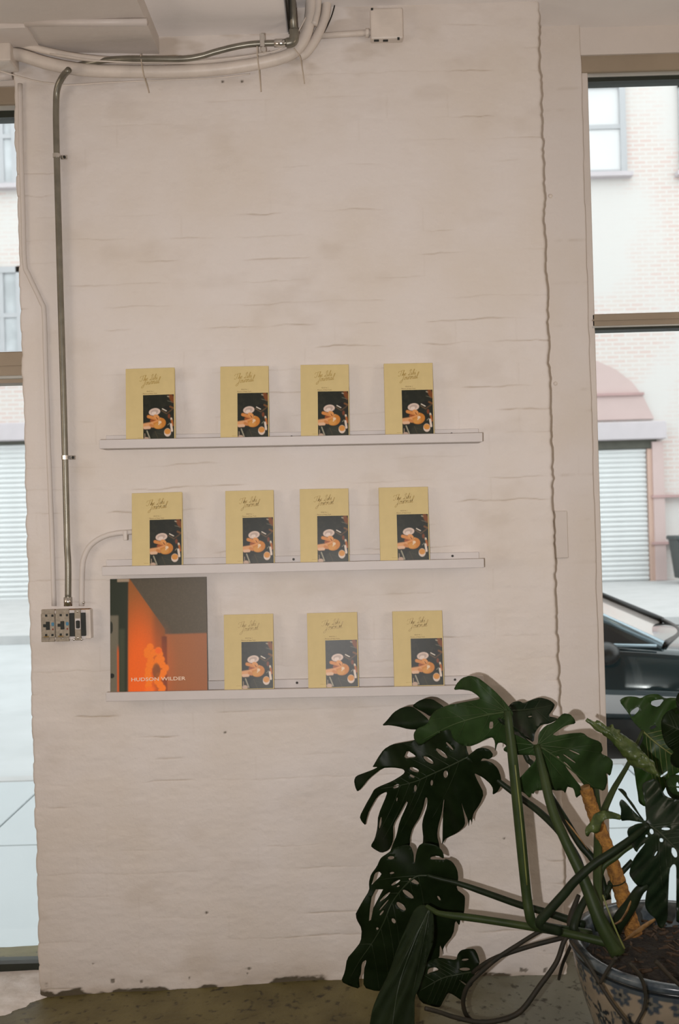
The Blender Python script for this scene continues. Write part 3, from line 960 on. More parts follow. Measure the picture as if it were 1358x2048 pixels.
def ell(u, v, cu, cv, ru, rv, ang=0.0, soft=0.12):
    a = math.radians(ang)
    du, dv = u - cu, (v - cv)
    x = (du * math.cos(a) + dv * math.sin(a)) / ru
    y = (-du * math.sin(a) + dv * math.cos(a)) / rv
    return 1 - smooth01((np.hypot(x, y) - 1 + soft) / (2 * soft))


def bar(u, v, u0, v0, u1, v1, w, soft=0.3):
    du, dv = u1 - u0, v1 - v0
    tt = np.clip(((u - u0) * du + (v - v0) * dv) / (du * du + dv * dv), 0, 1)
    d = np.hypot(u - u0 - tt * du, v - v0 - tt * dv) / w
    return 1 - smooth01((d - 1 + soft) / (2 * soft))


def paint(img, mask, col):
    m = mask[..., None]
    return img * (1 - m) + lin(col) * m


def food_photo(nu, nv):
    u, v = np.meshgrid((np.arange(nu)) / (nu - 1), (np.arange(nv)) / (nv - 1))
    v2 = v * 1.43
    img = np.ones(u.shape + (3,)) * lin((26, 30, 20))
    n = fbm(u * 9, v2 * 9, 3)
    img = paint(img, np.clip((n - .5) * 1.2, 0, 1), (52, 52, 36))
    k = 1.43
    img = paint(img, ell(u, v2, .62, .93 * k, .35, .16 * k, 10), (44, 46, 34))
    img = paint(img, bar(u, v2, .90, .04 * k, .97, .14 * k, .07), (120, 66, 26))
    img = paint(img, bar(u, v2, .80, .04 * k, .84, .05 * k, .02), (150, 140, 120))
    img = paint(img, bar(u, v2, .80, .14 * k, .95, .17 * k, .012), (92, 90, 74))
    img = paint(img, bar(u, v2, .60, .35 * k, .76, .42 * k, .02), (88, 70, 48))
    img = paint(img, bar(u, v2, .76, .42 * k, .95, .33 * k, .02), (84, 62, 40))
    img = paint(img, ell(u, v2, .77, .30 * k, .12, .055 * k, -10), (22, 22, 17))
    img = paint(img, bar(u, v2, .63, .315 * k, .75, .36 * k, .017), (205, 195, 180))
    img = paint(img, bar(u, v2, .88, .27 * k, .97, .30 * k, .03), (112, 74, 38))
    img = paint(img, ell(u, v2, .37, .375 * k, .185, .080 * k, -8, .08), (214, 192, 178))
    img = paint(img, ell(u, v2, .37, .372 * k, .125, .050 * k, -8, .12), (184, 164, 152))
    img = paint(img, ell(u, v2, .35, .40 * k, .075, .034 * k, -8), (222, 204, 192))
    img = paint(img, ell(u, v2, .52, .63 * k, .215, .122 * k, -14, .07), (196, 124, 44))
    img = paint(img, ell(u, v2, .47, .68 * k, .13, .06 * k, -8, .3), (206, 146, 70))
    img = paint(img, bar(u, v2, .28, .57 * k, .48, .54 * k, .055), (150, 78, 30))
    img = paint(img, bar(u, v2, .17, .475 * k, .46, .53 * k, .050), (206, 134, 68))
    img = paint(img, ell(u, v2, .43, .485 * k, .10, .048 * k, 25), (214, 148, 84))
    img = paint(img, bar(u, v2, .43, .50 * k, .47, .54 * k, .012), (120, 62, 26))
    img = paint(img, bar(u, v2, .27, .615 * k, .50, .565 * k, .028), (214, 146, 86))
    img = paint(img, bar(u, v2, .04, .675 * k, .25, .655 * k, .080), (214, 156, 104))
    img = paint(img, bar(u, v2, .05, .72 * k, .20, .715 * k, .045), (218, 178, 146))
    img = paint(img, bar(u, v2, .24, .665 * k, .31, .69 * k, .045), (196, 128, 70))
    img = paint(img, ell(u, v2, .54, .605 * k, .050, .032 * k, 0), (226, 198, 164))
    img = paint(img, bar(u, v2, .50, .655 * k, .54, .62 * k, .012), (226, 206, 180))
    img = paint(img, bar(u, v2, .50, .57 * k, .56, .51 * k, .014), (198, 150, 90))
    img = paint(img, ell(u, v2, .785, .835 * k, .112, .090 * k, 0, .08), (214, 196, 182))
    img = paint(img, ell(u, v2, .785, .815 * k, .100, .062 * k, 0, .1), (206, 142, 66))
    img = paint(img, bar(u, v2, .91, .53 * k, .92, .56 * k, .030), (206, 190, 168))
    img = paint(img, bar(u, v2, .93, .58 * k, .95, .68 * k, .034), (168, 96, 38))
    img = paint(img, bar(u, v2, .90, .66 * k, .93, .80 * k, .034), (216, 200, 186))
    img = paint(img, bar(u, v2, .80, .67 * k, .86, .63 * k, .010), (130, 128, 110))
    img = paint(img, ell(u, v2, .84, .48 * k, .04, .05 * k, 0, .4), (120, 60, 28))
    img = paint(img, bar(u, v2, .12, .79 * k, .22, .97 * k, .020), (150, 146, 126))
    img = paint(img, ell(u, v2, .10, .97 * k, .09, .045 * k, 0, .2), (186, 160, 140))
    img = paint(img, bar(u, v2, .05, .85 * k, .05, .93 * k, .012), (170, 150, 126))
    img = paint(img, bar(u, v2, .38, .80 * k, .50, 1.0 * k, .010), (70, 62, 44))
    img = paint(img, bar(u, v2, .45, .84 * k, .70, .90 * k, .008), (58, 60, 48))
    return img


def flat_print(name, x0, x1, z0, z1, y, img, parent):
    nv, nu = img.shape[:2]
    gx, gz = np.meshgrid(np.linspace(x0, x1, nu), np.linspace(z1, z0, nv))
    V = np.stack([gx, np.full_like(gx, y), gz], -1).reshape(-1, 3)
    col = np.concatenate([img.reshape(-1, 3), np.ones((nu * nv, 1))], 1)
    o = grid_mesh(name, V[::1], nu, nv, PRINT, parent, smooth=False, colors=col, local=True)
    o.data.flip_normals()
    return o


def ribbon(strokes, width, y, mtx):
    """pen strokes (lists of 2D points) -> flat inked ribbons facing -y"""
    V, F = [], []
    for st in strokes:
        pts = [Vector((p[0], p[1], 0)) for p in st]
        pts = catmull(pts, 5) if len(pts) > 2 else pts
        base = len(V)
        for i, p in enumerate(pts):
            tg = (pts[min(i + 1, len(pts) - 1)] - pts[max(i - 1, 0)])
            tg = tg.normalized() if tg.length > 0 else Vector((1, 0, 0))
            nn_ = Vector((-tg.y, tg.x, 0))
            w = width * (0.55 + 0.6 * abs(tg.y))
            for s in (-1, 1):
                q = p + nn_ * (w * s)
                x, z = mtx(q.x, q.y)
                V.append((x, y, z))
        for i in range(len(pts) - 1):
            F.append((base + 2 * i, base + 2 * i + 1, base + 2 * i + 3, base + 2 * i + 2))
    return V, F


# pen lettering, x-height 1, ascender 2
GLY = {
    'T': ([[(-0.5, 1.3), (-0.3, 1.9), (0.5, 1.9), (1.2, 2.15), (1.9, 2.2)], [(1.0, 2.0), (0.9, 1.2), (0.7, 0.4), (0.3, 0.0), (-0.2, 0.1), (-0.4, 0.4)]], 1.5),
    'h': ([[(0.0, 0.1), (0.5, 1.2), (0.8, 2.0), (0.6, 2.2), (0.45, 1.8), (0.25, 0.0)], [(0.25, 0.3), (0.6, 0.95), (0.85, 0.9), (0.8, 0.3), (0.95, 0.0), (1.2, 0.2)]], 1.2),
    'e': ([[(0.0, 0.3), (0.5, 0.55), (0.7, 0.85), (0.5, 1.0), (0.25, 0.7), (0.25, 0.2), (0.5, 0.0), (0.95, 0.3)]], 1.0),
    'L': ([[(0.4, 1.5), (0.9, 2.2), (1.2, 2.1), (0.9, 1.2), (0.6, 0.4), (0.2, 0.0), (0.0, 0.2), (0.4, 0.3), (0.9, 0.0), (1.3, 0.15)]], 1.35),
    'i': ([[(0.0, 0.2), (0.3, 0.95), (0.25, 0.3), (0.4, 0.0), (0.65, 0.25)], [(0.42, 1.4), (0.5, 1.55)]], 0.65),
    'J': ([[(0.2, 1.6), (0.6, 2.0), (1.3, 2.0)], [(0.95, 2.0), (0.85, 1.0), (0.6, -0.4), (0.2, -1.0), (-0.3, -0.8), (0.0, -0.3), (0.9, 0.2)]], 1.2),
    'o': ([[(0.5, 0.95), (0.2, 0.7), (0.2, 0.2), (0.45, 0.0), (0.75, 0.3), (0.75, 0.8), (0.5, 0.95), (0.8, 0.85), (1.0, 0.9)]], 0.95),
    'u': ([[(0.0, 0.6), (0.25, 0.95), (0.2, 0.25), (0.45, 0.0), (0.8, 0.4), (0.9, 0.95)], [(0.9, 0.95), (0.85, 0.2), (1.0, 0.0), (1.25, 0.25)]], 1.2),
    'r': ([[(0.0, 0.2), (0.3, 1.05), (0.35, 0.8), (0.7, 0.85), (0.6, 0.2), (0.75, 0.0), (1.0, 0.25)]], 0.95),
    'n': ([[(0.0, 0.6), (0.25, 0.95), (0.2, 0.0)], [(0.22, 0.4), (0.6, 0.95), (0.85, 0.85), (0.8, 0.2), (0.95, 0.0), (1.2, 0.25)]], 1.2),
    'a': ([[(0.8, 0.85), (0.5, 0.95), (0.2, 0.6), (0.25, 0.1), (0.5, 0.05), (0.8, 0.6), (0.85, 0.95), (0.8, 0.2), (0.95, 0.0), (1.2, 0.25)]], 1.15),
    'l': ([[(0.0, 0.2), (0.6, 1.4), (0.75, 2.1), (0.55, 2.2), (0.35, 1.5), (0.3, 0.2), (0.5, 0.0), (0.8, 0.3)]], 0.8),
    ' ': ([], 0.9),
}


def script_line(txt):
    x, out = 0.0, []
    for ch in txt:
        st, adv = GLY[ch]
        out += [[(p[0] + x, p[1]) for p in s] for s in st]
        x += adv
    return out, x


def text_mesh(txt, size, sx=1.0, bold=0.0):
    cu = bpy.data.curves.new('txt', 'FONT')
    cu.body = txt; cu.size = size; cu.align_x = 'LEFT'; cu.resolution_u = 3; cu.offset = bold
    o = bpy.data.objects.new('txt', cu); COL.objects.link(o)
    dg = bpy.context.evaluated_depsgraph_get(); dg.update()
    me = bpy.data.meshes.new_from_object(o.evaluated_get(dg))
    bpy.data.objects.remove(o)
    for v in me.vertices: v.co.x *= sx
    return me


def place_text(name, txt, x0, x1, z, y, m, parent, hscale=1.0, bold=0.0):
    me = text_mesh(txt, 1.0, 1.0, bold)
    w = max(v.co.x for v in me.vertices) - min(v.co.x for v in me.vertices)
    mx0 = min(v.co.x for v in me.vertices)
    s = (x1 - x0) / w
    for v in me.vertices: v.co = Vector(((v.co.x - mx0) * s + x0, y, v.co.y * s * hscale + z))
    me.materials.clear(); me.materials.append(m)
    o = bpy.data.objects.new(name, me); COL.objects.link(o); o.parent = parent
    return o


def make_magazine():
    """local frame: x 0..BW, z 0..BH, front cover at y = 0"""
    r = empty('magazine')
    bm = bmesh.new(); bx(bm, 0.0005, BW - 0.002, 0.0006, BT_ - 0.0006, 0.001, BH - 0.001); bm_obj('pages', bm, PAGES, r, local=True)
    bm = bmesh.new(); bx(bm, 0, BW, 0.0, 0.0008, 0, BH, 0.0002); bx(bm, 0, BW, BT_ - 0.0008, BT_, 0, BH, 0.0002)
    bx(bm, -0.0004, 0.0006, 0, BT_, 0, BH, 0.0002)
    bm_obj('cover', bm, COVER, r, local=True)
    flat_print('cover_photograph', BW * 0.352, BW * 0.983, BH * 0.012, BH * 0.632, -0.0004, food_photo(64, 92), r)
    V, F = [], []
    for txt, xx, zz, wd in (('The Lihi', 0.30, 0.822, 0.35), ('Journal', 0.345, 0.770, 0.345)):
        st, w = script_line(txt)
        s = BW * wd / w
        def mt(a, b, xx=xx, zz=zz, s=s):
            X = (a + 0.30 * b) * s; Z = b * s * 1.25
            return BW * xx + X, BH * zz + Z + X * 0.10
        v, f = ribbon(st, 0.105, -0.0004, mt)
        F += [tuple(i + len(V) for i in q) for q in f]; V += v
    mesh('title_lettering', V, F, GOLD, r, local=True)
    place_text('issue_line', 'ISSUE No. 1', BW * 0.43, BW * 0.575, BH * 0.675, -0.0004, INK, r)
    place_text('subtitle_line', 'Flavors of New York', BW * 0.35, BW * 0.64, BH * 0.645, -0.0004, INK, r)
    mesh('foot_line', [(BW * 0.235, -0.0004, BH * 0.050), (BW * 0.330, -0.0004, BH * 0.050), (BW * 0.330, -0.0004, BH * 0.054), (BW * 0.235, -0.0004, BH * 0.054)], [(0, 1, 2, 3)], GOLD, r, local=True)
    return r


def copy_tree(o, parent=None):
    c = o.copy(); COL.objects.link(c); c.parent = parent
    for ch in o.children: copy_tree(ch, c)
    return c


proto = make_magazine()
# bottom corners (left, right) and top-left, per magazine, row by row
BOOKS = [
    [(252, 350, 741, 737, 250, 347), (441, 538, 740, 736, 440, 537), (602, 699, 737, 732, 601, 698), (771, 869, 733, 728, 767, 865)],
    [(264, 365, 992, 989, 263, 363), (452, 549, 990, 987, 450, 547), (601, 699, 986, 983, 600, 697), (761, 860, 982, 978, 757, 856)],
    [(449, 548, 1240, 1237, 447, 546), (617, 718, 1236, 1234, 614, 713), (789, 889, 1231, 1229, 784, 884)],
]
BL = [['pale yellow magazine on the top ledge, first from the vertical conduit', 'pale yellow magazine on the top ledge, second from the vertical conduit',
       'pale yellow magazine on the top ledge, third from the vertical conduit', 'pale yellow magazine on the top ledge, farthest from the vertical conduit'],
      ['pale yellow magazine on the middle ledge, beside the bent white pipe', 'pale yellow magazine on the middle ledge, second from the vertical conduit',
       'pale yellow magazine on the middle ledge, third from the vertical conduit', 'pale yellow magazine on the middle ledge, farthest from the vertical conduit'],
      ['pale yellow magazine on the lowest ledge, next to the orange catalogue', 'pale yellow magazine on the lowest ledge, between two other magazines',
       'pale yellow magazine on the lowest ledge, nearest the monstera leaves']]
first = True
for r_, row in enumerate(BOOKS):
    A, ang, LT, D = SHELVES[r_]
    for i, (ub0, ub1, vt0, vt1, ut0, ut1) in enumerate(row):
        b = proto if first else copy_tree(proto)
        first = False
        # stands on the board, leaning back on the wall
        lean = math.asin(min(0.2, (0.030) / BH))
        yb = -0.050
        pl_, pr_ = P(ub0, 900, yb), P(ub1, 900, yb)
        um = (ub0 + ub1) / 2
        vbm = {0: 872, 1: 1127, 2: 1377}[r_]
        pL = P(ub0, vbm, yb).x
        zb = A.z + (pL - A.x) * math.tan(ang) - LT
        # in-plane tilt seen in the photo
        tp = P((ut0 + ut1) / 2, vt0, yb + 0.03); bt = P(um, vbm, yb)
        roll = math.atan2(tp.x - bt.x, tp.z - bt.z)
        b.location = (pL, yb, zb + 0.0019)
        b.scale = ((P(ub1, vbm, yb).x - pL) / BW, 1, 1)
        b.rotation_euler = (-lean, max(-0.012, min(0.012, roll * 0.6)) - ang * 0.6, 0)
        tag(b, BL[r_][i], 'magazine', 'pale yellow magazines on the ledges')
        if b.rotation_euler[1] > 0: b.location.z += math.sin(b.rotation_euler[1]) * BW

# the catalogue with the orange photograph
CWd, CHt = 0.331, 0.388


def catalogue_photo(nu, nv):
    u, v = np.meshgrid(np.arange(nu) / (nu - 1), np.arange(nv) / (nv - 1))
    x = 70 + u * 1178; y = 60 + v * 1310          # same frame as the close-up
    def band(a, soft=14): return smooth01((a + soft) / (2 * soft))
    img = np.ones(u.shape + (3,)) * lin((84, 74, 56))
    n = fbm(u * 70, v * 80, 9)
    img = paint(img, np.clip((n - .45), 0, 1) * 0.5, (110, 98, 78))
    # right wall
    rw = band(y - 712) * band(x - 735)
    img = paint(img, rw, (164, 98, 52))
    img = paint(img, rw * smooth01((x - 900) / 400) * 0.5, (150, 94, 54))
    # corridor wall, lit orange
    diag = band((y - 70) - (x - 315) * 1.385, 14)
    cw = diag * band(x - 285) * band(735 - x)
    img = paint(img, cw, (158, 92, 30))
    img = paint(img, cw * ell(x, y, 420, 1250, 230, 720, 0, 0.6), (248, 104, 0))
    img = paint(img, cw * band(x - 600, 50) * 0.55, (112, 70, 38))
    post = band(x - 695) * band(760 - x) * band(y - 735)
    img = paint(img, post, (86, 50, 32))
    # dark left edge with a grey door frame
    lf = band(292 - x + (y - 60) * -0.018)
    img = paint(img, lf, (34, 42, 22))
    img = paint(img, band(168 - x) * band(y - 482), (112, 106, 88))
    img = paint(img, band(x - 178, 22) * band(245 - x, 22) * band(y - 640, 22) * 0.8, (66, 72, 50))
    img = paint(img, band(x - 148, 8) * band(172 - x, 8) * band(y - 860, 60), (206, 92, 30))
    img = paint(img, ell(x, y, 78, 620, 22, 70), (40, 42, 30)); img = paint(img, ell(x, y, 85, 1175, 30, 28), (22, 24, 16))
    img = paint(img, band(x - 155, 8) * band(302 - x, 8) * band(94 - y, 8), (172, 152, 128))
    # glowing neon figure out of focus
    pts = [(555, 855), (520, 900), (520, 940), (560, 950), (600, 920), (655, 900), (670, 940), (650, 1000), (690, 1000), (560, 1010), (545, 1060), (530, 1120),
           (525, 1180), (700, 1060), (740, 1100), (715, 1150), (690, 1190), (660, 1190), (640, 1250), (670, 1290), (700, 1330), (690, 1360), (540, 1240), (530, 1300), (540, 1350), (575, 1060), (640, 1025)]
    glow = np.zeros_like(u)
    for (a, b) in pts: glow = np.maximum(glow, ell(x, y, a, b, 42, 42, 0, 0.22))
    img = paint(img, ell(x, y, 600, 1100, 190, 360, 0, 0.8) * 0.35, (250, 104, 0))
    img = paint(img, glow, (255, 128, 6))
    img = paint(img, ell(x, y, 545, 1345, 60, 40, 0, .5) * 0.9, (255, 116, 20)); img = paint(img, ell(x, y, 655, 900, 40, 34, 0, .3), (255, 108, 14))
    img = paint(img, ell(x, y, 628, 1130, 48, 88, 0, .2) * 0.8, (128, 78, 38))
    return img


A, ang, LT, D = SHELVES[2]
cat = empty('art_catalogue')
bm = bmesh.new(); bx(bm, 0.001, CWd - 0.002, 0.001, 0.015, 0.001, CHt - 0.001); bm_obj('pages', bm, PAGES, cat, local=True)
bm = bmesh.new(); bx(bm, 0, CWd, 0, 0.001, 0, CHt); bx(bm, 0, CWd, 0.015, 0.016, 0, CHt); bx(bm, -0.0005, 0.001, 0, 0.016, 0, CHt)
bm_obj('cover', bm, mat('catalogue_cover', (0.10, 0.075, 0.05, 1), 0.4, noise=0.1, nscale=20), cat, local=True)
flat_print('cover_photograph', 0.0005, CWd - 0.0005, 0.0005, CHt - 0.0005, -0.0004, catalogue_photo(150, 172), cat)
place_text('cover_lettering', 'HUDSON WILDER', CWd * 0.215, CWd * 0.775, CHt * 0.098, -0.0010, WHITEINK, cat, hscale=0.74, bold=0.012)
pc = P(221, 1380, -0.055)
cat.location = (pc.x, -0.055, A.z + (pc.x - A.x) * math.tan(ang) - LT + 0.0016)
cat.rotation_euler = (-math.asin(0.034 / CHt), -ang * 0.5, 0)
tag(cat, 'large catalogue with a dim orange-lit photograph on its cover, lettered HUDSON WILDER', 'catalogue')

# ------------------------------------------------------------------ pipes and wiring
def thing1(o, label, cat_, group=None): return tag(o, label, cat_, group)


# long metal conduit down to the switch box
c1 = empty('steel_conduit', P(137, 1212, -0.02))
pxtube('pipe', [(137, 140, -0.10), (126, 152, -0.06), (115, 175, -0.035), (112, 210, -0.02), (113, 300, -0.02), (120, 560, -0.02), (127, 800, -0.02), (133, 1040, -0.02),
                (134, 1090, -0.022), (136, 1130, -0.028), (136, 1200, -0.03)], 0.0105, GALV, c1, segs=14)
p = P(136, 1205, -0.03)
tube('connector', [p + Vector((0, 0, 0.018)), p + Vector((0, 0, -0.012))], 0.0145, STEEL, c1, smooth_pts=False, segs=14)
for (u, v) in ((113, 312), (130, 915)):
    p = P(u, v, -0.02)
    st = empty('pipe_strap', (0, 0, 0), c1)
    st.location = p - c1.location
    bm = bmesh.new()
    vs0 = []
    for k in range(9):
        a = math.pi * k / 8
        for dz in (-0.007, 0.007):
            for rr in (0.0108, 0.0128): vs0.append(bm.verts.new((-math.cos(a) * rr, -math.sin(a) * rr, dz)))
    for k in range(8):
        a, b = k * 4, (k + 1) * 4
        for q in ((1, 3, 3, 1), (0, 1, 1, 0), (2, 3, 3, 2)):
            bm.faces.new([vs0[a + q[0]], vs0[a + q[1]], vs0[b + q[2]], vs0[b + q[3]]])
    bx(bm, 0.0105, 0.034, 0.012, 0.016, -0.007, 0.007, 0.001)
    bm_obj('clip', bm, STEEL, st, local=True)
    bm = bmesh.new(); bmesh.ops.create_cone(bm, cap_ends=True, segments=12, radius1=0.005, radius2=0.0035, depth=0.006, matrix=Matrix.Translation((0.024, 0.009, 0)) @ Matrix.Rotation(math.pi / 2, 4, 'X'))
    bm_obj('screw', bm, DARK, st, local=True)
tag(c1, 'grey metal conduit running down the wall to the switch box', 'conduit')

c2 = pxtube('painted_raceway', [(40, 168, -0.006), (42, 300, -0.006), (46, 430, -0.006), (49, 525, -0.006), (58, 552, -0.006), (82, 603, -0.006), (88, 625, -0.006), (91, 720, -0.006),
                                (97, 900, -0.006), (104, 1080, -0.006), (108, 1212, -0.008)], 0.0085, WALL2, segs=10)
tag(c2, 'white painted cable tube kinked midway along the wall edge', 'cable tube')
c3 = empty('bent_painted_pipe', P(165, 1212, -0.015))
pxtube('pipe', [(163, 1212, -0.015), (164, 1150, -0.015), (167, 1118, -0.015), (180, 1092, -0.015), (204, 1075, -0.015), (232, 1067, -0.015), (266, 1064, -0.012)], 0.0092, WALL2, c3, segs=14)
p = P(251, 1068, -0.02)
box('pipe_strap', p.x - 0.007, p.x + 0.007, -0.028, 0.0, p.z - 0.022, p.z + 0.012, WALL2, c3, bev=0.002)
p = P(168, 1205, -0.02)
bm = bmesh.new(); bmesh.ops.create_uvsphere(bm, u_segments=10, v_segments=8, radius=0.0045, matrix=Matrix.Translation((p.x, -0.026, p.z))); bm_obj('screw', bm, STEEL, c3, smooth=True)
tag(c3, 'white painted pipe bending from the switch box behind a magazine', 'pipe')

# switch box
sb = empty('switch_box', P(130, 1285, 0))
a, b_ = P(82, 1221, -0.03), P(183, 1281, -0.03)
bm = bmesh.new(); bx(bm, a.x + 0.002, b_.x, -0.034, 0.004, b_.z + 0.006, a.z, 0.004, 2); bm_obj('box_body', bm, PAINT, sb)
# rusty top edge
box('rusty_edge', a.x + 0.004, b_.x - 0.004, -0.032, -0.004, a.z - 0.002, a.z + 0.0012, RUST, sb)


def sbx(name, u0, u1, v0, v1, y0, y1, m, parent, bev=0.0012):
    a, b = P((u0), (v0 + v1) / 2, y0), P(u1, (v0 + v1) / 2, y0)
    zt, zb = P((u0 + u1) / 2, v0, y0).z, P((u0 + u1) / 2, v1, y0).z
    return box(name, a.x, b.x, y0, y1, zb, zt, m, parent, bev=bev)


for k, u0 in enumerate((82.0, 111.0)):
    s = empty('socket', P(u0 + 14, 1250, -0.035) - sb.location, sb)
    dv = -1.0 * k
    sbx('face', u0, u0 + 27.5, 1227 + dv, 1276 + dv, -0.044, -0.030, DEVICE, s, 0.002)
    sbx('yoke', u0 + 0.5, u0 + 27, 1219 + dv, 1229 + dv, -0.038, -0.030, DEVICE, s)
    sbx('yoke', u0 + 0.5, u0 + 27, 1274 + dv, 1284 + dv, -0.038, -0.030, DEVICE, s)
    sbx('slot', u0 + 9.5, u0 + 17.5, 1243.5 + dv, 1260 + dv, -0.0455, -0.040, BLACK, s)
    sbx('slot', u0 + 4, u0 + 11, 1248.5 + dv, 1254.5 + dv, -0.0455, -0.040, BLACK, s)
    sbx('blue_mark', u0 + 20.5, u0 + 26, 1245 + dv, 1252 + dv, -0.0452, -0.040, BLUE, s)
    sbx('red_mark', u0 + 22, u0 + 25, 1257 + dv, 1260.5 + dv, -0.0452, -0.040, RED, s)
    for du in (8, 20.5):
        for vv_ in (1229, 1268):
            sbx('terminal_slot', u0 + du, u0 + du + 4.5, vv_ + dv, vv_ + 4.5 + dv, -0.0450, -0.040, BLACK, s, 0.0005)
    sbx('brass_strip', u0 + 5, u0 + 16, 1272.5 + dv, 1274.5 + dv, -0.0455, -0.036, BRASS, s, 0.0005)
    p = P(u0 + 15, 1278 + dv, -0.039)
    bm = bmesh.new(); bmesh.ops.create_uvsphere(bm, u_segments=10, v_segments=8, radius=0.003, matrix=Matrix.Translation(p)); bm_obj('screw', bm, STEEL, s, smooth=True)
s = empty('toggle_switch', P(155, 1250, -0.035) - sb.location, sb)
sbx('mounting_plate', 139, 171, 1220, 1279, -0.036, -0.030, SHELF, s)
sbx('switch_body', 139.5, 149.5, 1226, 1273, -0.042, -0.030, BLACK, s)
sbx('switch_body', 161.5, 171, 1225.5, 1272, -0.042, -0.030, BLACK, s)
sbx('metal_strap', 149, 161.5, 1219, 1281, -0.044, -0.030, DEVICE, s, 0.002)
sbx('toggle_surround', 149.8, 160.8, 1237, 1259, -0.0465, -0.040, SHELF, s)
sbx('toggle', 151.5, 158.5, 1241.5, 1257, -0.056, -0.042, BLACK, s, 0.002)
for (u, v) in ((155, 1223), (156, 1276), (148, 1279), (163, 1279)):
    p = P(u, v, -0.044)
    bm = bmesh.new(); bmesh.ops.create_uvsphere(bm, u_segments=10, v_segments=8, radius=0.0042, matrix=Matrix.Translation(p) @ Matrix.Diagonal((1, .6, 1, 1))); bm_obj('screw', bm, STEEL, s, smooth=True)
tag(sb, 'open electrical box with two sockets and a black toggle switch', 'switch box')

# overhead pipe bundle
PY = -0.045
o = pxtube('insulated_pipe', [(-60, 98, PY), (0, 104, PY), (40, 110, PY), (100, 128, PY), (170, 140, PY), (260, 143, PY), (360, 143, PY), (450, 137, PY), (530, 124, PY), (575, 111, PY), (597, 95, PY),
                              (612, 68, PY), (620, 35, PY), (622, 0, PY), (622, -50, PY)], lambda s: 0.021 if s < 0.5 else 0.021 - 0.003 * (s - .5), PAINT, segs=16)
tag(o, 'thick white painted pipe sagging along the ceiling and bending upward', 'pipe')
o = pxtube('painted_pipe', [(-60, 76, -0.055), (0, 82, -0.055), (40, 88, -0.055), (90, 101, -0.058), (150, 113, -0.062), (220, 120, -0.064), (300, 122, -0.062), (400, 123, -0.05), (480, 116, -0.03), (540, 106, -0.02)],
            lambda s: 0.0135 - 0.006 * s, PAINT, segs=12)
tag(o, 'thinner white painted pipe lying above the thick sagging pipe', 'pipe')
o = pxtube('painted_pipe', [(600, 112, -0.022), (612, 105, -0.022), (630, 80, -0.022), (644, 50, -0.022), (652, 20, -0.022), (655, -40, -0.022)], 0.0165, PAINT, segs=14)
tag(o, 'white painted pipe curving up behind the bend of thick pipe', 'pipe')
o = pxtube('painted_pipe', [(636, -40, -0.05), (636, 0, -0.05), (634, 25, -0.05), (628, 50, -0.055)], 0.012, PAINT, segs=12)
tag(o, 'short white painted pipe dropping between the two bent pipes', 'pipe')
o = pxtube('wire', [(676, -20, -0.012), (670, 8, -0.012), (660, 40, -0.012), (640, 78, -0.012), (618, 100, -0.012), (604, 112, -0.012)], 0.0022, DARK, segs=8)
tag(o, 'thin dark wire beside the bent pipes at ceiling', 'wire')
o = pxtube('wire', [(-30, 132, -0.03), (20, 148, -0.03), (70, 162, -0.034), (112, 168, -0.038), (140, 170, -0.035), (220, 165, -0.03), (330, 160, -0.022), (430, 156, -0.016), (500, 148, -0.012)], 0.0026, PAINT, segs=8)
tag(o, 'thin painted wire sagging below the thick pipe', 'wire')
o = pxtube('wire', [(100, 108, -0.085), (200, 122, -0.085), (330, 124, -0.08), (430, 120, -0.078), (520, 108, -0.075), (560, 98, -0.078), (590, 72, -0.08), (612, 34, -0.08)], 0.0026, PAINT, segs=8)
tag(o, 'thin painted wire along the front of the pipe bundle', 'wire')
sc_ = empty('steel_conduit', P(420, 110, -0.07))
pxtube('pipe', [(150, 132, -0.030), (200, 122, -0.062), (250, 118, -0.084), (305, 118, -0.09), (365, 118, -0.09), (400, 113, -0.09), (430, 104, -0.09), (470, 94, -0.09), (510, 88, -0.09), (575, 86, -0.09)], 0.0098, GALV, sc_, segs=14)
tube('coupling', [P(548, 87, -0.09), P(576, 86, -0.09)], 0.0125, STEEL, sc_, smooth_pts=False, segs=14)
tube('elbow', [P(572, 87, -0.09), P(584, 84, -0.09), P(588, 74, -0.09), P(588, 60, -0.09)], 0.0165, GALV, sc_, segs=14)
tube('pipe', [P(588, 64, -0.09), P(585, 20, -0.09), P(582, -40, -0.09)], 0.012, GALV, sc_, smooth_pts=False, segs=14)
p = P(525, 88, -0.09)
box('clamp', p.x - 0.008, p.x + 0.008, -0.104, -0.070, p.z - 0.016, p.z + 0.030, STEEL, sc_, bev=0.002)
p2 = P(527, 100, -0.10)
bm = bmesh.new(); bmesh.ops.create_cone(bm, cap_ends=True, segments=6, radius1=0.009, radius2=0.009, depth=0.014, matrix=Matrix.Translation(p2) @ Matrix.Rotation(math.pi / 2, 4, 'X')); bm_obj('clamp_bolt', bm, STEEL, sc_)
tag(sc_, 'bare steel conduit with shiny clamp under the dropped ceiling', 'conduit')
# dark gap strip at the end of the dropped ceiling
o = box('trim_4', SOFX + 0.001, SOFX + 0.008, -0.35, -0.0, SZ - 0.004, H, DARK); tag(o, kind='structure')
# ties
for k, (pp, lab) in enumerate((
        ([(281, 108, -0.095), (283, 125, -0.096), (287, 150, -0.090), (292, 165, -0.06), (298, 186, -0.035)], 'nylon cable tie round the sagging pipe, end of painted wire'),
        ([(514, 92, -0.105), (515, 115, -0.09), (518, 140, -0.075), (520, 160, -0.05), (522, 184, -0.03)], 'nylon cable tie hanging below the shiny conduit clamp'),
        ([(588, 96, -0.07), (600, 114, -0.06), (604, 135, -0.03), (609, 168, -0.012)], 'nylon cable tie where the thick pipe bends upward'))):
    o = pxtube('cable_tie', pp, 0.0018, TIE, segs=6); tag(o, lab, 'cable tie')
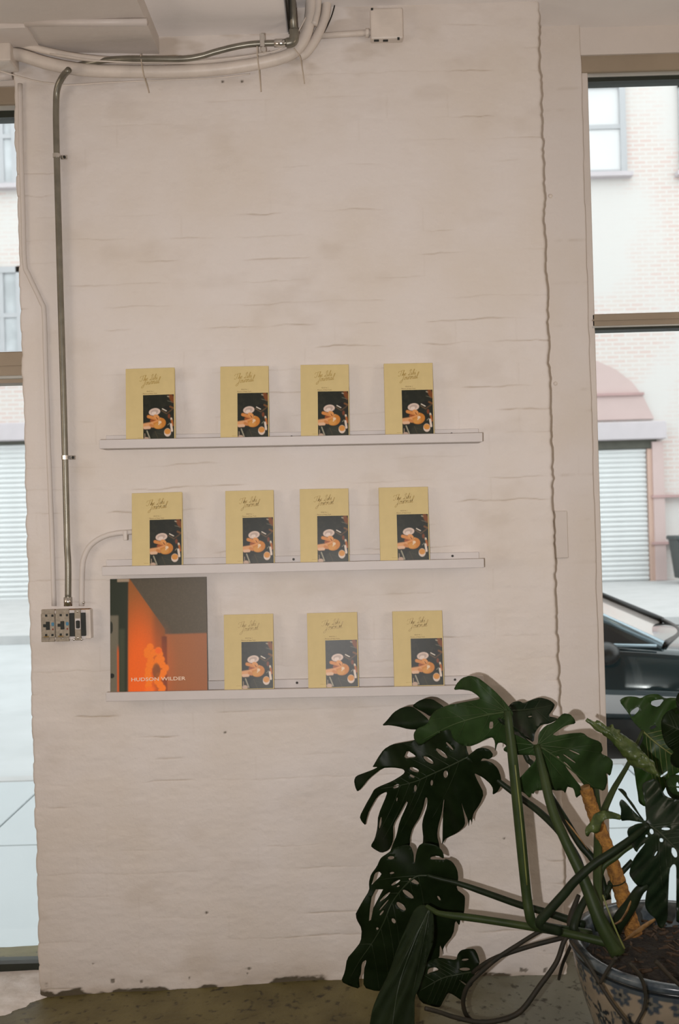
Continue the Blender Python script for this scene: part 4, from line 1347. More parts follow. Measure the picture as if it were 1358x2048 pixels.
# fitting at far left and hanger
o = empty('pipe_fitting', P(10, 95, -0.06))
bm = bmesh.new()
a, b_ = P(-20, 78, -0.09), P(22, 122, -0.09)
bx(bm, a.x, b_.x, -0.095, 0.0, b_.z, a.z, 0.006, 2); bm_obj('body', bm, PAINT, o)
pxtube('hanger', [(27, 46, -0.12), (27, 66, -0.11), (26, 80, -0.095)], 0.010, PAINT, o, segs=12)
tube('pipe', [P(-30, 68, -0.12), P(45, 62, -0.12)], 0.011, PAINT, o, smooth_pts=False)
tag(o, 'white painted pipe fitting hung from the ceiling box', 'pipe fitting')
o = pxtube('painted_pipe', [(-40, 152, 0.02), (0, 152, 0.02), (24, 150, 0.02)], 0.017, PAINT_GREY, segs=14, smooth_pts=False)
tag(o, 'pale grey pipe end above the narrow window', 'pipe')
# junction box
jb = empty('junction_box', P(775, 80, 0))
a, b_ = P(740, 16, -0.035), P(807, 76, -0.035)
bm = bmesh.new(); bx(bm, a.x, b_.x, -0.035, 0.004, b_.z, a.z, 0.006, 2); bm_obj('cover', bm, PAINT, jb)
for (u, v, w, h_) in ((744, 18, 2.2, 2.2), (797, 76.5, 2.2, 2.2), (753, 80.5, 5, 1.5), (771, 80.5, 5, 1.5)):
    sbx('knockout', u - w, u + w, v - h_, v + h_, -0.0362, -0.03, BLACK, jb, 0.0)
pxtube('stub_pipe', [(640, 72, -0.014), (700, 68, -0.014), (742, 65, -0.014)], 0.010, PAINT, jb, segs=12, smooth_pts=False)
p = P(738, 66, -0.014)
tube('connector', [p, p + Vector((-0.012, 0, 0))], 0.015, PAINT, jb, smooth_pts=False, segs=12)
tag(jb, 'square white junction box with rounded corners near the ceiling', 'junction box')
# ------------------------------------------------------------------ planter
K = 270.0 / 1358.0


def crop(ox, oy):
    return lambda u, v: (ox + u * K, oy + v * K)


c1_, c2_, c3_, c4_ = crop(690, 1340), crop(900, 1330), crop(1088, 1360), crop(690, 1560)
c5_, c6_, c7_, c8_, c9_ = crop(670, 1778), crop(900, 1560), crop(1088, 1560), crop(1088, 1778), crop(880, 1778)

PCX, PCY, PH, PR = 0.0, -0.64, 0.405, 0.296
pc0 = P(1352, 1880, PCY)
PCX = pc0.x
pot = empty('porcelain_planter', (PCX, PCY, 0.0))
prof = [(0.585, 0.0), (0.62, 0.0), (0.635, 0.06), (0.70, 0.20), (0.80, 0.42), (0.885, 0.62), (0.94, 0.78), (0.962, 0.88), (0.965, 0.925), (0.955, 0.945)]
pp = catmull([(a * PR, 0, b * PH) for a, b in prof], 12)
NS = 360
rows = len(pp)
ang_ = np.linspace(0, 2 * math.pi, NS + 1)
R_ = np.array([p.x for p in pp]); Z_ = np.array([p.z for p in pp])
A_, RR = np.meshgrid(ang_, R_); _, ZZ = np.meshgrid(ang_, Z_)
V = np.stack([RR * np.cos(A_), RR * np.sin(A_), ZZ], -1).reshape(-1, 3)
# painted blue decoration
s_ = A_ * PR * 0.92                      # arc length
zt_ = ZZ
img = np.ones(s_.shape + (3,)) * lin((146, 134, 116))
img = paint(img, np.clip((fbm(s_ * 14, zt_ * 14, 21) - .5) * 1.5, 0, 1), (122, 114, 100))
blue, pale = (22, 32, 42), (70, 78, 82)
top_z = 0.93 * PH
# scalloped border of blossoms under the rim
per = 0.078
k = np.floor(s_ / per); fs = (s_ / per - k - .5) * per
bz = top_z - 0.030
img = paint(img, smooth01((zt_ - (top_z - 0.018)) / 0.004), pale)
img = paint(img, smooth01((0.030 - np.hypot(fs, (zt_ - bz) * 0.95) + 0.004 * np.cos(np.arctan2(zt_ - bz, fs) * 8)) / 0.006), (58, 68, 78))
img = paint(img, smooth01((0.017 - np.hypot(fs, zt_ - bz) + 0.005 * np.cos(np.arctan2(zt_ - bz, fs) * 5)) / 0.004) * 0.75, (118, 114, 102))
img = paint(img, smooth01((0.007 - np.hypot(fs, zt_ - bz)) / 0.003), blue)
img = paint(img, smooth01((0.0035 - np.abs(zt_ - (top_z - 0.002))) / 0.002), blue)
# cell panels with sprays of leaves and flowers
per2 = 0.205
k2 = np.floor(s_ / per2); f2 = (s_ / per2 - k2 - .5) * per2
for (fx0, z0, r0, n0) in ((-0.050, 0.265, 0.036, 5), (0.045, 0.255, 0.042, 6), (0.0, 0.175, 0.038, 5), (-0.075, 0.190, 0.026, 5), (0.080, 0.165, 0.03, 7), (-0.03, 0.10, 0.035, 5), (0.06, 0.085, 0.03, 6)):
    dx_, dz_ = f2 - fx0, zt_ - z0
    rad = np.hypot(dx_, dz_)
    th = np.arctan2(dz_, dx_)
    jag = 0.62 + 0.38 * np.cos(th * n0 + fx0 * 60) + 0.22 * (fbm(s_ * 60, zt_ * 60, 33) - .5)
    img = paint(img, smooth01((r0 * jag - rad) / 0.004), blue)
    img = paint(img, smooth01((r0 * 0.22 - rad) / 0.003), (128, 128, 120))
# stems
for (a0, b0, a1, b1) in ((-0.095, 0.30, -0.02, 0.10), (-0.088, 0.30, -0.012, 0.10), (0.01, 0.24, 0.05, 0.05), (0.09, 0.28, 0.07, 0.12)):
    img = paint(img, bar(f2, zt_, a0, b0, a1, b1, 0.0022), (44, 56, 62))
img = paint(img, np.clip((fbm(s_ * 40, zt_ * 40, 27, 2) - .60) / .05, 0, 1) * (zt_ < top_z - 0.07), (62, 72, 78))
img = paint(img, smooth01((0.035 - zt_) / 0.004), blue)
col = np.concatenate([img.reshape(-1, 3), np.ones((img.shape[0] * img.shape[1], 1))], 1)
grid_mesh('body', V, NS + 1, rows, POT, pot, smooth=True, colors=col, local=True)
rp_ = [(0.955, 0.945), (0.985, 0.950), (1.0, 0.965), (1.0, 0.985), (0.985, 1.0), (0.92, 1.0), (0.885, 0.985), (0.87, 0.94), (0.85, 0.85), (0.80, 0.70)]
pr_ = [Vector((a * PR, 0, b * PH)) for a, b in rp_]
NS2 = 120
V, F = [], []
for p in pr_:
    for q in range(NS2):
        a = 2 * math.pi * q / NS2
        V.append((p.x * math.cos(a), p.x * math.sin(a), p.z))
for i in range(len(pr_) - 1):
    for q in range(NS2):
        q2 = (q + 1) % NS2
        F.append((i * NS2 + q, i * NS2 + q2, (i + 1) * NS2 + q2, (i + 1) * NS2 + q))
rim = mesh('rim', V, F, RIM, pot, smooth=True, local=True)
V, F = [], []
for (a, zb) in ((0.957, 0.925), (0.972, 0.930), (0.972, 0.944), (0.957, 0.949)):
    for q in range(NS2):
        t_ = 2 * math.pi * q / NS2
        V.append((a * PR * math.cos(t_), a * PR * math.sin(t_), zb * PH))
for i in range(3):
    for q in range(NS2):
        q2 = (q + 1) % NS2
        F.append((i * NS2 + q, i * NS2 + q2, (i + 1) * NS2 + q2, (i + 1) * NS2 + q))
mesh('rim_groove', V, F, mat('porcelain_dark_line', (0.012, 0.016, 0.018, 1), 0.25, noise=0.3, nscale=30), pot, smooth=True, local=True)
tag(pot, 'blue and white porcelain planter with flower painting under the rim', 'planter')

# soil and bark
SOZ = 0.84 * PH
rg = np.linspace(0.0, 0.858 * PR, 26); ag = np.linspace(0, 2 * math.pi, 81)
AG, RG = np.meshgrid(ag, rg)
sx_, sy_ = RG * np.cos(AG), RG * np.sin(AG)
sz_ = SOZ + 0.018 * (fbm(sx_ * 25 + 7, sy_ * 25 + 7, 44) - .5) + 0.03 * (1 - (RG / (0.86 * PR)) ** 2)
V = np.stack([sx_ + PCX, sy_ + PCY, sz_], -1).reshape(-1, 3)
so = grid_mesh('potting_soil', V, 81, 26, SOIL)
bm = bmesh.new()
tag(so, 'dark brown potting soil filling the porcelain planter', 'soil', kind='stuff')
for i in range(150):
    a = random.random() * 2 * math.pi; r = math.sqrt(random.random()) * 0.80 * PR
    m_ = Matrix.Translation((PCX + r * math.cos(a), PCY + r * math.sin(a), SOZ + 0.018 + 0.03 * (1 - (r / (.86 * PR)) ** 2))) @ Matrix.Rotation(random.random() * 6.3, 4, 'Z') @ Matrix.Rotation(random.uniform(-.5, .5), 4, 'X')
    l, w = random.uniform(.012, .040), random.uniform(.003, .008)
    bx(bm, -l / 2, l / 2, -w / 2, w / 2, -.002, .002, 0, 1, m_)
o = bm_obj('bark_mulch', bm, CHIP); tag(o, 'scattered brown bark chips on the potting soil', 'bark', kind='stuff')

# ------------------------------------------------------------------ monstera
PL = empty('monstera_plant', (PCX, PCY, SOZ))
tag(PL, 'large monstera with split leaves growing from the porcelain planter', 'plant')


def inside(poly, x, y):
    """even-odd test, vectorised over x, y"""
    x = np.asarray(x, float); y = np.asarray(y, float)
    c = np.zeros(x.shape, bool)
    n = len(poly); j = n - 1
    for i in range(n):
        xi, yi = poly[i]; xj, yj = poly[j]
        cond = ((yi > y) != (yj > y))
        with np.errstate(divide='ignore', invalid='ignore'):
            xx = (xj - xi) * (y - yi) / ((yj - yi) if yj != yi else 1e-9) + xi
        c ^= cond & (x < xx)
        j = i
    return c


def chaikin(poly, it=1):
    for _ in range(it):
        out = []
        n = len(poly)
        for i in range(n):
            a, b = poly[i], poly[(i + 1) % n]
            out.append((a[0] * .80 + b[0] * .20, a[1] * .80 + b[1] * .20))
            out.append((a[0] * .20 + b[0] * .80, a[1] * .20 + b[1] * .80))
        poly = out
    return poly


def slot(f, a, b, w, n=10):
    """elongated hole from a to b, width w, in crop coordinates"""
    ax, ay = a; bx_, by_2 = b
    cx, cy = (ax + bx_) / 2, (ay + by_2) / 2
    L = max(math.hypot(bx_ - ax, by_2 - ay) / 2, w / 2)
    th = math.atan2(by_2 - ay, bx_ - ax)
    out = []
    for i in range(n):
        t_ = 2 * math.pi * i / n
        x, y = L * math.cos(t_), w / 2 * math.sin(t_)
        out.append(f(cx + x * math.cos(th) - y * math.sin(th), cy + x * math.sin(th) + y * math.cos(th)))
    return out


def make_leaf(outline, holes, mid, Yb, Yt, m, vm, fold=0.0007, wave=0.010, seed=0, thick=0.0012, name='leaf', veins=True, curl=0.0, side=0.0, smooth_it=1, laterals=7, pleat=0.0, radial=None):
    """outline/holes/mid in photo pixels; the blade is a folded, rippled sheet running from depth Yb (leaf base)
    to Yt (leaf tip) so that its outline falls where the photograph shows it"""
    outline = chaikin(outline, smooth_it)
    m0, m1 = np.array(mid[0], float), np.array(mid[-1], float)
    L = np.linalg.norm(m1 - m0)
    ax = (m1 - m0) / L
    nv_ = np.array([-ax[1], ax[0]])

    def depth(u, v):
        d0, d1 = u - m0[0], v - m0[1]
        t_ = (d0 * ax[0] + d1 * ax[1]) / L
        s = d0 * nv_[0] + d1 * nv_[1]
        tc = np.clip(t_, -0.4, 1.3)
        y = Yb + (Yt - Yb) * tc
        y = y + fold * np.sqrt(s * s + 30) + side * s
        y = y + curl * np.maximum(0, np.abs(s) / 60.0 - 0.7) ** 2
        y = y + wave * (np.sin(t_ * 16 + np.sign(s) * 1.0 + seed) * np.clip(np.abs(s) / 45, 0, 1.3)) + 0.012 * (vnoise(u / 34.0 + seed, v / 34.0, seed) - .5)
        if pleat:
            y = y + pleat * np.abs(np.sin(np.arctan2(s, np.maximum(t_ * L + 60, 20)) * 21 + 0.6 * np.sin(t_ * 5))) * np.clip(t_ * 4, 0, 1)
        return y
    pts, edges = [], []

    def ring(poly):
        b0 = len(pts)
        for q in poly: pts.append(Vector((q[0], q[1])))
        n = len(poly)
        for i in range(n): edges.append((b0 + i, b0 + (i + 1) % n))
    ring(outline)
    hs = [chaikin(h_, 1) if len(h_) < 8 else h_ for h_ in holes]
    for h_ in hs: ring(h_)
    us = [q[0] for q in outline]; vs_ = [q[1] for q in outline]
    gu, gv = np.meshgrid(np.arange(min(us), max(us), 7.0), np.arange(min(vs_), max(vs_), 7.0))
    gu = gu + (np.arange(gu.shape[0])[:, None] % 2) * 3.5
    ok = inside(outline, gu, gv)
    for h_ in hs: ok &= ~inside(h_, gu, gv)
    for a, b in zip(gu[ok], gv[ok]): pts.append(Vector((float(a), float(b))))
    rv, re, rf, *_ = delaunay_2d_cdt(pts, edges, [], 0, 1e-4)
    cu_ = np.array([[sum(rv[i].x for i in f) / len(f), sum(rv[i].y for i in f) / len(f)] for f in rf])
    keep = inside(outline, cu_[:, 0], cu_[:, 1])
    for h_ in hs: keep &= ~inside(h_, cu_[:, 0], cu_[:, 1])
    VV = [P(p.x, p.y, float(depth(p.x, p.y))) for p in rv]
    FF = [tuple(f) for f, k_ in zip(rf, keep) if k_]
    used = sorted({i for f in FF for i in f}); mp = {o_: i for i, o_ in enumerate(used)}
    o = mesh(name, [VV[i] for i in used], [tuple(mp[i] for i in f) for f in FF], m, PL, smooth=True)
    md = o.modifiers.new('thickness', 'SOLIDIFY'); md.thickness = thick; md.offset = 0
    if veins:
        mp_ = catmull([(a, b, 0) for a, b in mid], 6)
        off = 0.0015
        line = [P(p.x, p.y, float(depth(p.x, p.y)) - off) for p in mp_]
        V2, F2 = tube_geo(line, [0.0034, 0.0026, 0.0008], 6)
        mesh('midrib', V2, F2, vm, o, smooth=True).location = (0, 0, 0)
        V3, F3 = [], []
        for a_ in (radial or []):
            d = ax * math.cos(math.radians(a_)) + nv_ * math.sin(math.radians(a_))
            path = []
            for q in range(0, 60):
                st_ = 2 + q * 3.0
                bend = -0.0018 * st_ * st_ * math.sin(math.radians(a_))
                x, y = m0[0] + d[0] * st_ - nv_[0] * bend * -0.4, m0[1] + d[1] * st_ - nv_[1] * bend * -0.4
                if not inside(outline, x, y) or any(inside(h_, x, y) for h_ in hs): break
                path.append(P(x, y, float(depth(x, y)) - 0.0012))
            if len(path) > 5:
                v_, f_ = tube_geo(path, [0.0022, 0.0012, 0.0004], 4)
                F3 += [tuple(j + len(V3) for j in q2) for q2 in f_]; V3 += v_
        for i in range(1, laterals + 1):
            t_ = i / (laterals + 1.0) * 0.9
            pb_ = mp_[int(t_ * (len(mp_) - 1))]
            for s in (-1, 1):
                d = ax * 0.62 + nv_ * s * 0.78
                path = []
                for q in range(0, 26):
                    st_ = q * 4.5
                    x, y = pb_.x + d[0] * st_ + ax[0] * st_ * st_ * 0.0015, pb_.y + d[1] * st_ + ax[1] * st_ * st_ * 0.0015
                    if not inside(outline, x, y) or any(inside(h_, x, y) for h_ in hs): break
                    path.append(P(x, y, float(depth(x, y)) - 0.0012))
                if len(path) > 3:
                    v_, f_ = tube_geo(path, [0.0014, 0.0005], 4)
                    F3 += [tuple(j + len(V3) for j in q2) for q2 in f_]; V3 += v_
        if V3: mesh('side_veins', V3, F3, vm, o, smooth=True).location = (0, 0, 0)
    return o


# leaf A: big dark split leaf close to the wall
A_out = [(936, 1511), (928, 1467), (889, 1451), (849, 1467), (829, 1481), (806, 1485), (783, 1489), (767, 1499), (756, 1515), (748, 1529), (745, 1534), (756, 1534), (744, 1540), (728, 1546), (712, 1552),
         (708, 1561), (710, 1573), (715, 1584), (724, 1575), (738, 1557), (765, 1536), (787, 1535), (806, 1538), (810, 1543), (806, 1549), (783, 1563), (758, 1573), (748, 1579), (743, 1589), (732, 1608),
         (719, 1633), (723, 1643), (731, 1651), (733, 1639), (738, 1622), (755, 1592), (773, 1583), (774, 1588), (756, 1631), (755, 1655), (750, 1677), (741, 1692), (748, 1698), (763, 1706), (777, 1701),
         (785, 1687), (787, 1671), (786, 1650), (800, 1626), (813, 1602), (816, 1605), (799, 1643), (793, 1671), (785, 1690), (779, 1706), (795, 1718), (812, 1718), (820, 1690), (820, 1675), (825, 1657),
         (839, 1635), (847, 1614), (851, 1594), (855, 1596), (854, 1614), (846, 1637), (844, 1651), (847, 1679), (842, 1700), (860, 1714), (880, 1706), (879, 1691), (874, 1671), (876, 1653), (884, 1625), (887, 1600), (889, 1598),
         (886, 1626), (885, 1660), (885, 1679), (884, 1690), (888, 1682), (891, 1677), (913, 1667), (927, 1655), (931, 1645), (925, 1614), (922, 1602), (927, 1618), (936, 1640), (937, 1655), (940, 1637),
         (944, 1646), (944, 1639), (947, 1626), (960, 1608), (968, 1587), (954, 1560), (949, 1548), (951, 1547), (966, 1555), (980, 1567), (986, 1577), (985, 1590), (995, 1584), (1003, 1569), (1002, 1553), (996, 1537),
         (985, 1526), (973, 1521), (961, 1522), (966, 1516), (977, 1519), (985, 1514), (986, 1508), (979, 1499), (967, 1495), (954, 1497), (944, 1505)]
A_holes = [slot(c1_, (1015, 725), (1090, 805), 22), slot(c1_, (915, 790), (1030, 885), 42), slot(c1_, (790, 870), (890, 940), 42), slot(c1_, (650, 985), (745, 1020), 42),
           slot(c1_, (650, 1055), (700, 1080), 26), slot(c1_, (485, 1185), (545, 1155), 34), slot(c1_, (710, 1155), (705, 1225), 28), slot(c1_, (875, 1105), (870, 1165), 25),
           slot(c1_, (1015, 1010), (1010, 1085), 46), [c1_(625, 805), c1_(710, 860), c1_(705, 880), c1_(590, 890)],
           slot(c4_, (345, 490), (365, 370), 18), slot(c4_, (520, 215), (525, 175), 10)]
make_leaf(A_out, A_holes, [(936, 1514), (900, 1532), (860, 1550), (831, 1563), (795, 1572), (762, 1577)], -0.30, -0.16, LEAF_D, VEIN_D, fold=0.0004, wave=0.010, seed=1)

# leaf E: lower hanging leaf with heart-shaped base
E_out = [c4_(695, 830), c4_(690, 740), c4_(665, 670), c4_(620, 645), c4_(500, 680), c4_(430, 735), c4_(370, 775), c4_(350, 800), c4_(320, 870), c4_(260, 950), c4_(240, 1030), c4_(245, 1110), c4_(170, 1230),
         c4_(110, 1340), c5_(210, 250), c5_(215, 300), c5_(270, 400), c5_(260, 530), c5_(190, 620), c5_(120, 700), c5_(100, 830), c5_(60, 930), c5_(150, 975), c5_(250, 1005), c5_(240, 900), c5_(262, 850),
         c5_(270, 740), c5_(320, 705), c5_(290, 820), c5_(285, 990), c5_(420, 1030), c5_(520, 1010), c5_(760, 900), c5_(950, 760), c5_(1050, 700), c5_(1055, 560), c5_(1075, 600), c5_(1095, 670), c5_(1085, 590),
         c5_(1190, 460), c5_(1210, 310), c5_(1250, 370), c5_(1265, 300), c5_(1300, 240), c5_(1310, 100), c4_(1200, 1160), c4_(1120, 1100), c4_(1142, 1000), c4_(1130, 900), c4_(1080, 820), c4_(1010, 790), c4_(1000, 805),
         c4_(935, 800), c4_(860, 800), c4_(860, 775), c4_(930, 760), c4_(1000, 795), c4_(985, 720), c4_(930, 660), c4_(850, 640), c4_(790, 630), c4_(740, 660), c4_(715, 740), c4_(702, 830)]
E_holes = [[c4_(275, 1035), c4_(300, 935), c4_(345, 918), c4_(372, 950), c4_(265, 1058)], slot(c4_, (450, 940), (495, 930), 22), slot(c4_, (465, 1060), (555, 1005), 26), slot(c4_, (520, 1075), (550, 1060), 14),
           slot(c4_, (350, 1222), (455, 1125), 22), slot(c4_, (640, 990), (745, 1045), 40), slot(c4_, (580, 1105), (690, 1190), 46), slot(c4_, (520, 1230), (610, 1310), 50), slot(c4_, (930, 1165), (960, 1210), 20),
           [c4_(385, 1100), c4_(310, 1100), c4_(268, 1180), c4_(250, 1300), c5_(342, 322), c5_(362, 310), c5_(385, 190), c5_(480, 10)],
           slot(c5_, (445, 215), (540, 105), 12), slot(c5_, (450, 265), (490, 215), 17), slot(c5_, (575, 295), (605, 345), 36), slot(c5_, (420, 400), (432, 395), 26), slot(c4_, (430, 785), (495, 780), 34)]
make_leaf(E_out, E_holes, [c4_(830, 960), c4_(720, 970), c4_(620, 1050), c4_(510, 1180), c5_(550, 190), c5_(490, 340), c5_(390, 520), c5_(250, 720), c5_(160, 880)], -0.36, -0.24, LEAF_D, VEIN_D, fold=0.00035, wave=0.010, seed=2)

# leaf F: dull pleated leaf hanging in front of it
F_out = [c5_(965, 185), c5_(880, 150), c5_(800, 200), c5_(740, 330), c5_(640, 560), c5_(540, 850), c5_(440, 1050), c5_(380, 1190), c5_(345, 1380), c5_(330, 1560), c5_(420, 1600), c5_(450, 1540), c5_(520, 1640), c5_(620, 1600), c5_(720, 1560), c5_(800, 1400),
         c5_(800, 1240), c5_(800, 1100), c5_(850, 980), c5_(905, 800), c5_(930, 700), c5_(985, 560), c5_(1000, 420), c5_(990, 260)]
lf = make_leaf(F_out, [], [c5_(955, 190), c5_(800, 520), c5_(640, 980), c5_(560, 1500)], -0.50, -0.62, LEAF_G, VEIN_D, fold=0.0004, wave=0.004, seed=3, laterals=0, pleat=0.022, radial=[-12, -6, 5, 11])

# leaf G: small leaf near the floor
G_out = [c5_(1055, 690), c9_(60, 700), c9_(165, 715), c9_(175, 660), c9_(210, 615), c9_(270, 602), c9_(345, 600), c9_(380, 660), c9_(403, 745), c9_(345, 830), c9_(350, 870), c9_(330, 960), c9_(290, 1000), c9_(230, 1130), c9_(130, 1060),
         c9_(80, 1040), c9_(30, 1130), c9_(0, 1190), c5_(1000, 1185), c5_(860, 1140), c5_(800, 1000), c5_(860, 880), c5_(900, 760), c5_(980, 700)]
G_holes = [slot(c9_, (218, 715), (290, 706), 20), slot(c9_, (195, 806), (305, 806), 32), [c5_(925, 860), c5_(940, 800), c5_(1010, 785), c5_(1050, 815), c5_(960, 838)], [c9_(180, 905), c9_(255, 945), c9_(285, 990), c9_(235, 955)]]
make_leaf(G_out, G_holes, [c9_(350, 830), c9_(180, 860), c9_(20, 900), c5_(860, 1020)], -0.46, -0.40, LEAF_D, VEIN_D, fold=0.0006, wave=0.010, seed=4)

# leaf C: glossy leaf behind
C_out = [c2_(560, 470), c2_(600, 400), c2_(640, 370), c2_(700, 362), c2_(740, 385), c2_(820, 350), c2_(905, 325), c2_(1000, 350), c2_(1055, 395), c2_(1040, 440), c2_(985, 515), c2_(1060, 530), c2_(1090, 545), c2_(1000, 592),
         c2_(920, 600), c2_(880, 640), c2_(850, 690), c2_(842, 780), c2_(780, 745), c2_(690, 680), c2_(600, 600)]
make_leaf(C_out, [slot(c2_, (785, 523), (825, 515), 12)], [c2_(620, 460), c2_(760, 450), c2_(900, 430), c2_(1040, 400)], -0.34, -0.22, LEAF_B, VEIN_D, fold=-0.0008, wave=0.006, seed=5, laterals=2)

# leaf B: mid-green leaf on top
B_out = [c2_(640, 492), c2_(600, 430), c2_(530, 345), c2_(450, 260), c2_(360, 185), c2_(280, 125), c2_(200, 105), c2_(120, 130), c2_(65, 190), c2_(35, 252), c2_(110, 245), c2_(210, 260), c2_(270, 300), c2_(302, 332), c2_(290, 345),
         c2_(180, 365), c2_(60, 390), c1_(1050, 350), c1_(990, 370), c1_(905, 410), c1_(862, 460), c1_(835, 530), c1_(800, 560), c1_(720, 590), c1_(690, 640), c1_(695, 700), c1_(750, 772), c1_(850, 695), c1_(955, 625), c1_(1060, 590),
         (905, 1478), (922, 1490), (940, 1493), (957, 1487), (972, 1478), (985, 1474), (990, 1484), (990, 1505), (995, 1486), (1004, 1485), (1012, 1490), (1016, 1500), (1020, 1490), (1022, 1460), (1020, 1440)]
B_holes = [[c2_(400, 570), c2_(436, 568), c2_(432, 640), c2_(392, 642)], slot(c1_, (950, 612), (968, 622), 14)]
make_leaf(B_out, B_holes, [(1015, 1424), (985, 1428), (945, 1437), (900, 1452), (845, 1480)], -0.60, -0.42, LEAF_M, VEIN_M, fold=0.0004, wave=0.012, seed=6, laterals=2, radial=[-70, -48, -30, -15, 14, 28, 45, 64, 85, 110])
# small tip lobes behind B
H_out = [c1_(370, 560), c1_(420, 510), c1_(490, 425), c1_(570, 378), c1_(650, 365), c1_(700, 378), c1_(790, 450), c1_(838, 495), c1_(860, 560), c1_(760, 600), c1_(640, 596), c1_(540, 570), c1_(450, 555)]
make_leaf(H_out, [], [c1_(850, 530), c1_(620, 490), c1_(380, 560)], -0.40, -0.36, LEAF_D, VEIN_D, fold=0.0010, wave=0.004, seed=7, laterals=0, veins=False)
I_out = [c1_(672, 362), c1_(740, 310), c1_(810, 287), c1_(880, 293), c1_(940, 330), c1_(1000, 372), c1_(960, 440), c1_(860, 470), c1_(800, 430), c1_(740, 400)]
make_leaf(I_out, [], [c1_(960, 400), c1_(800, 360), c1_(680, 365)], -0.38, -0.34, LEAF_D, VEIN_D, fold=0.0010, wave=0.004, seed=8, veins=False)

# leaf D: mid-green umbrella-shaped leaf
D_out = [c2_(885, 800), c2_(890, 690), c2_(960, 610), c2_(1050, 575), c2_(1090, 530), c2_(1140, 485), c2_(1210, 495), c2_(1250, 540), c2_(1265, 590), c2_(1170, 605), c2_(1100, 650), c2_(1030, 700), c2_(1070, 712), c3_(130, 560), c3_(270, 535),
         c3_(390, 528), c3_(450, 580), c3_(570, 620), c3_(592, 700), c3_(570, 738), c3_(640, 770), c3_(690, 810), c3_(692, 860), c3_(665, 970), c3_(622, 930), c3_(642, 1010), c3_(606, 1122), c3_(520, 1085), c3_(455, 1105), c3_(420, 1080), c3_(320, 950),
         c3_(240, 850), c3_(188, 812), c3_(230, 890), c3_(320, 1010), c3_(415, 1125), c3_(350, 1165), c3_(322, 1190), c3_(298, 1090), c3_(260, 1078), c3_(235, 1072), c3_(215, 1142), c3_(190, 1108), c3_(110, 1112), c2_(1040, 1255),
         c2_(930, 1258), c2_(855, 1265), c2_(838, 1300), c2_(822, 1285), c2_(805, 1345), c2_(745, 1282), c2_(680, 1262), c2_(668, 1190), c2_(690, 1150), c2_(800, 1030), c2_(866, 955), c2_(855, 905), c2_(700, 905), c2_(600, 892), c2_(528, 855),
         c2_(580, 800), c2_(585, 700), c2_(640, 690), c2_(770, 755), c2_(840, 802)]
D_holes = [slot(c3_, (190, 745), (320, 835), 12), slot(c3_, (250, 700), (360, 750), 12), slot(c2_, (1070, 920), (1100, 935), 22)]
make_leaf(D_out, D_holes, [(1074, 1491), (1095, 1503), (1125, 1525), (1155, 1550), (1190, 1575)], -0.58, -0.52, LEAF_M, VEIN_M, fold=0.0005, wave=0.010, seed=9, laterals=2, radial=[-95, -75, -50, -32, -16, 16, 34, 55, 78, 100, 128, 150])
# its curled edge catching the window light
K_out = [c2_(840, 805), c2_(770, 745), c2_(700, 665), c2_(640, 620), c2_(550, 560), c2_(470, 528), c2_(520, 600), c2_(575, 665), c2_(640, 712), c2_(760, 745), c2_(830, 800)]
make_leaf(K_out, [], [c2_(840, 800), c2_(640, 665), c2_(470, 530)], -0.585, -0.60, LEAF_B, VEIN_M, fold=0.0, side=-0.006, wave=0.0, seed=10, veins=False)

# leaf H: bright back-lit leaf against the window
HH_out = [c3_(755, 210), c3_(800, 175), c3_(860, 162), c3_(930, 170), c3_(972, 186), c3_(1020, 155), c3_(1090, 140), c3_(1150, 142), c3_(1220, 186), c3_(1290, 176), c3_(1400, 190), c3_(1540, 300), c3_(1600, 500), c3_(1560, 760), c3_(1420, 900),
          c3_(1300, 960), c3_(1210, 1100), c3_(1120, 1270), c3_(1010, 1275), c3_(952, 1235), c3_(945, 1150), c3_(928, 1060), c3_(915, 960), c3_(900, 872), c3_(850, 850), c3_(880, 790), c3_(945, 700), c3_(1000, 600), c3_(990, 512), c3_(955, 478), c3_(900, 425), c3_(850, 335)]
HH_holes = [[c3_(860, 322), c3_(945, 264), c3_(962, 300), c3_(885, 378)], [c3_(1082, 208), c3_(1217, 188), c3_(1152, 276), c3_(1073, 250)], slot(c3_, (1065, 492), (1130, 460), 30), [c3_(1165, 968), c3_(1248, 908), c3_(1246, 935), c3_(1182, 980)]]
make_leaf(HH_out, HH_holes, [c3_(990, 512), c3_(1110, 620), c3_(1280, 745), c3_(1450, 840)], -0.30, -0.40, LEAF_L, VEIN_L, fold=0.0004, wave=0.010, seed=11)

# leaf J: dark round-lobed leaf leaning in from the side
J_out = [c3_(1175, 430), c3_(1192, 370), c3_(1232, 320), c3_(1290, 290), c3_(1308, 312), c3_(1335, 350), c3_(1362, 332), c3_(1330, 240), c3_(1325, 180), c3_(1360, 115), c3_(1500, 100), c3_(1700, 320), c3_(1680, 700), c3_(1500, 900), c3_(1330, 885), c3_(1275, 840),
         c3_(1270, 760), c3_(1310, 725), c3_(1230, 660), c3_(1190, 560)]
make_leaf(J_out, [], [c3_(1620, 560), c3_(1420, 520), c3_(1200, 430)], -0.66, -0.60, LEAF_D, VEIN_D, fold=0.0006, wave=0.008, seed=12)

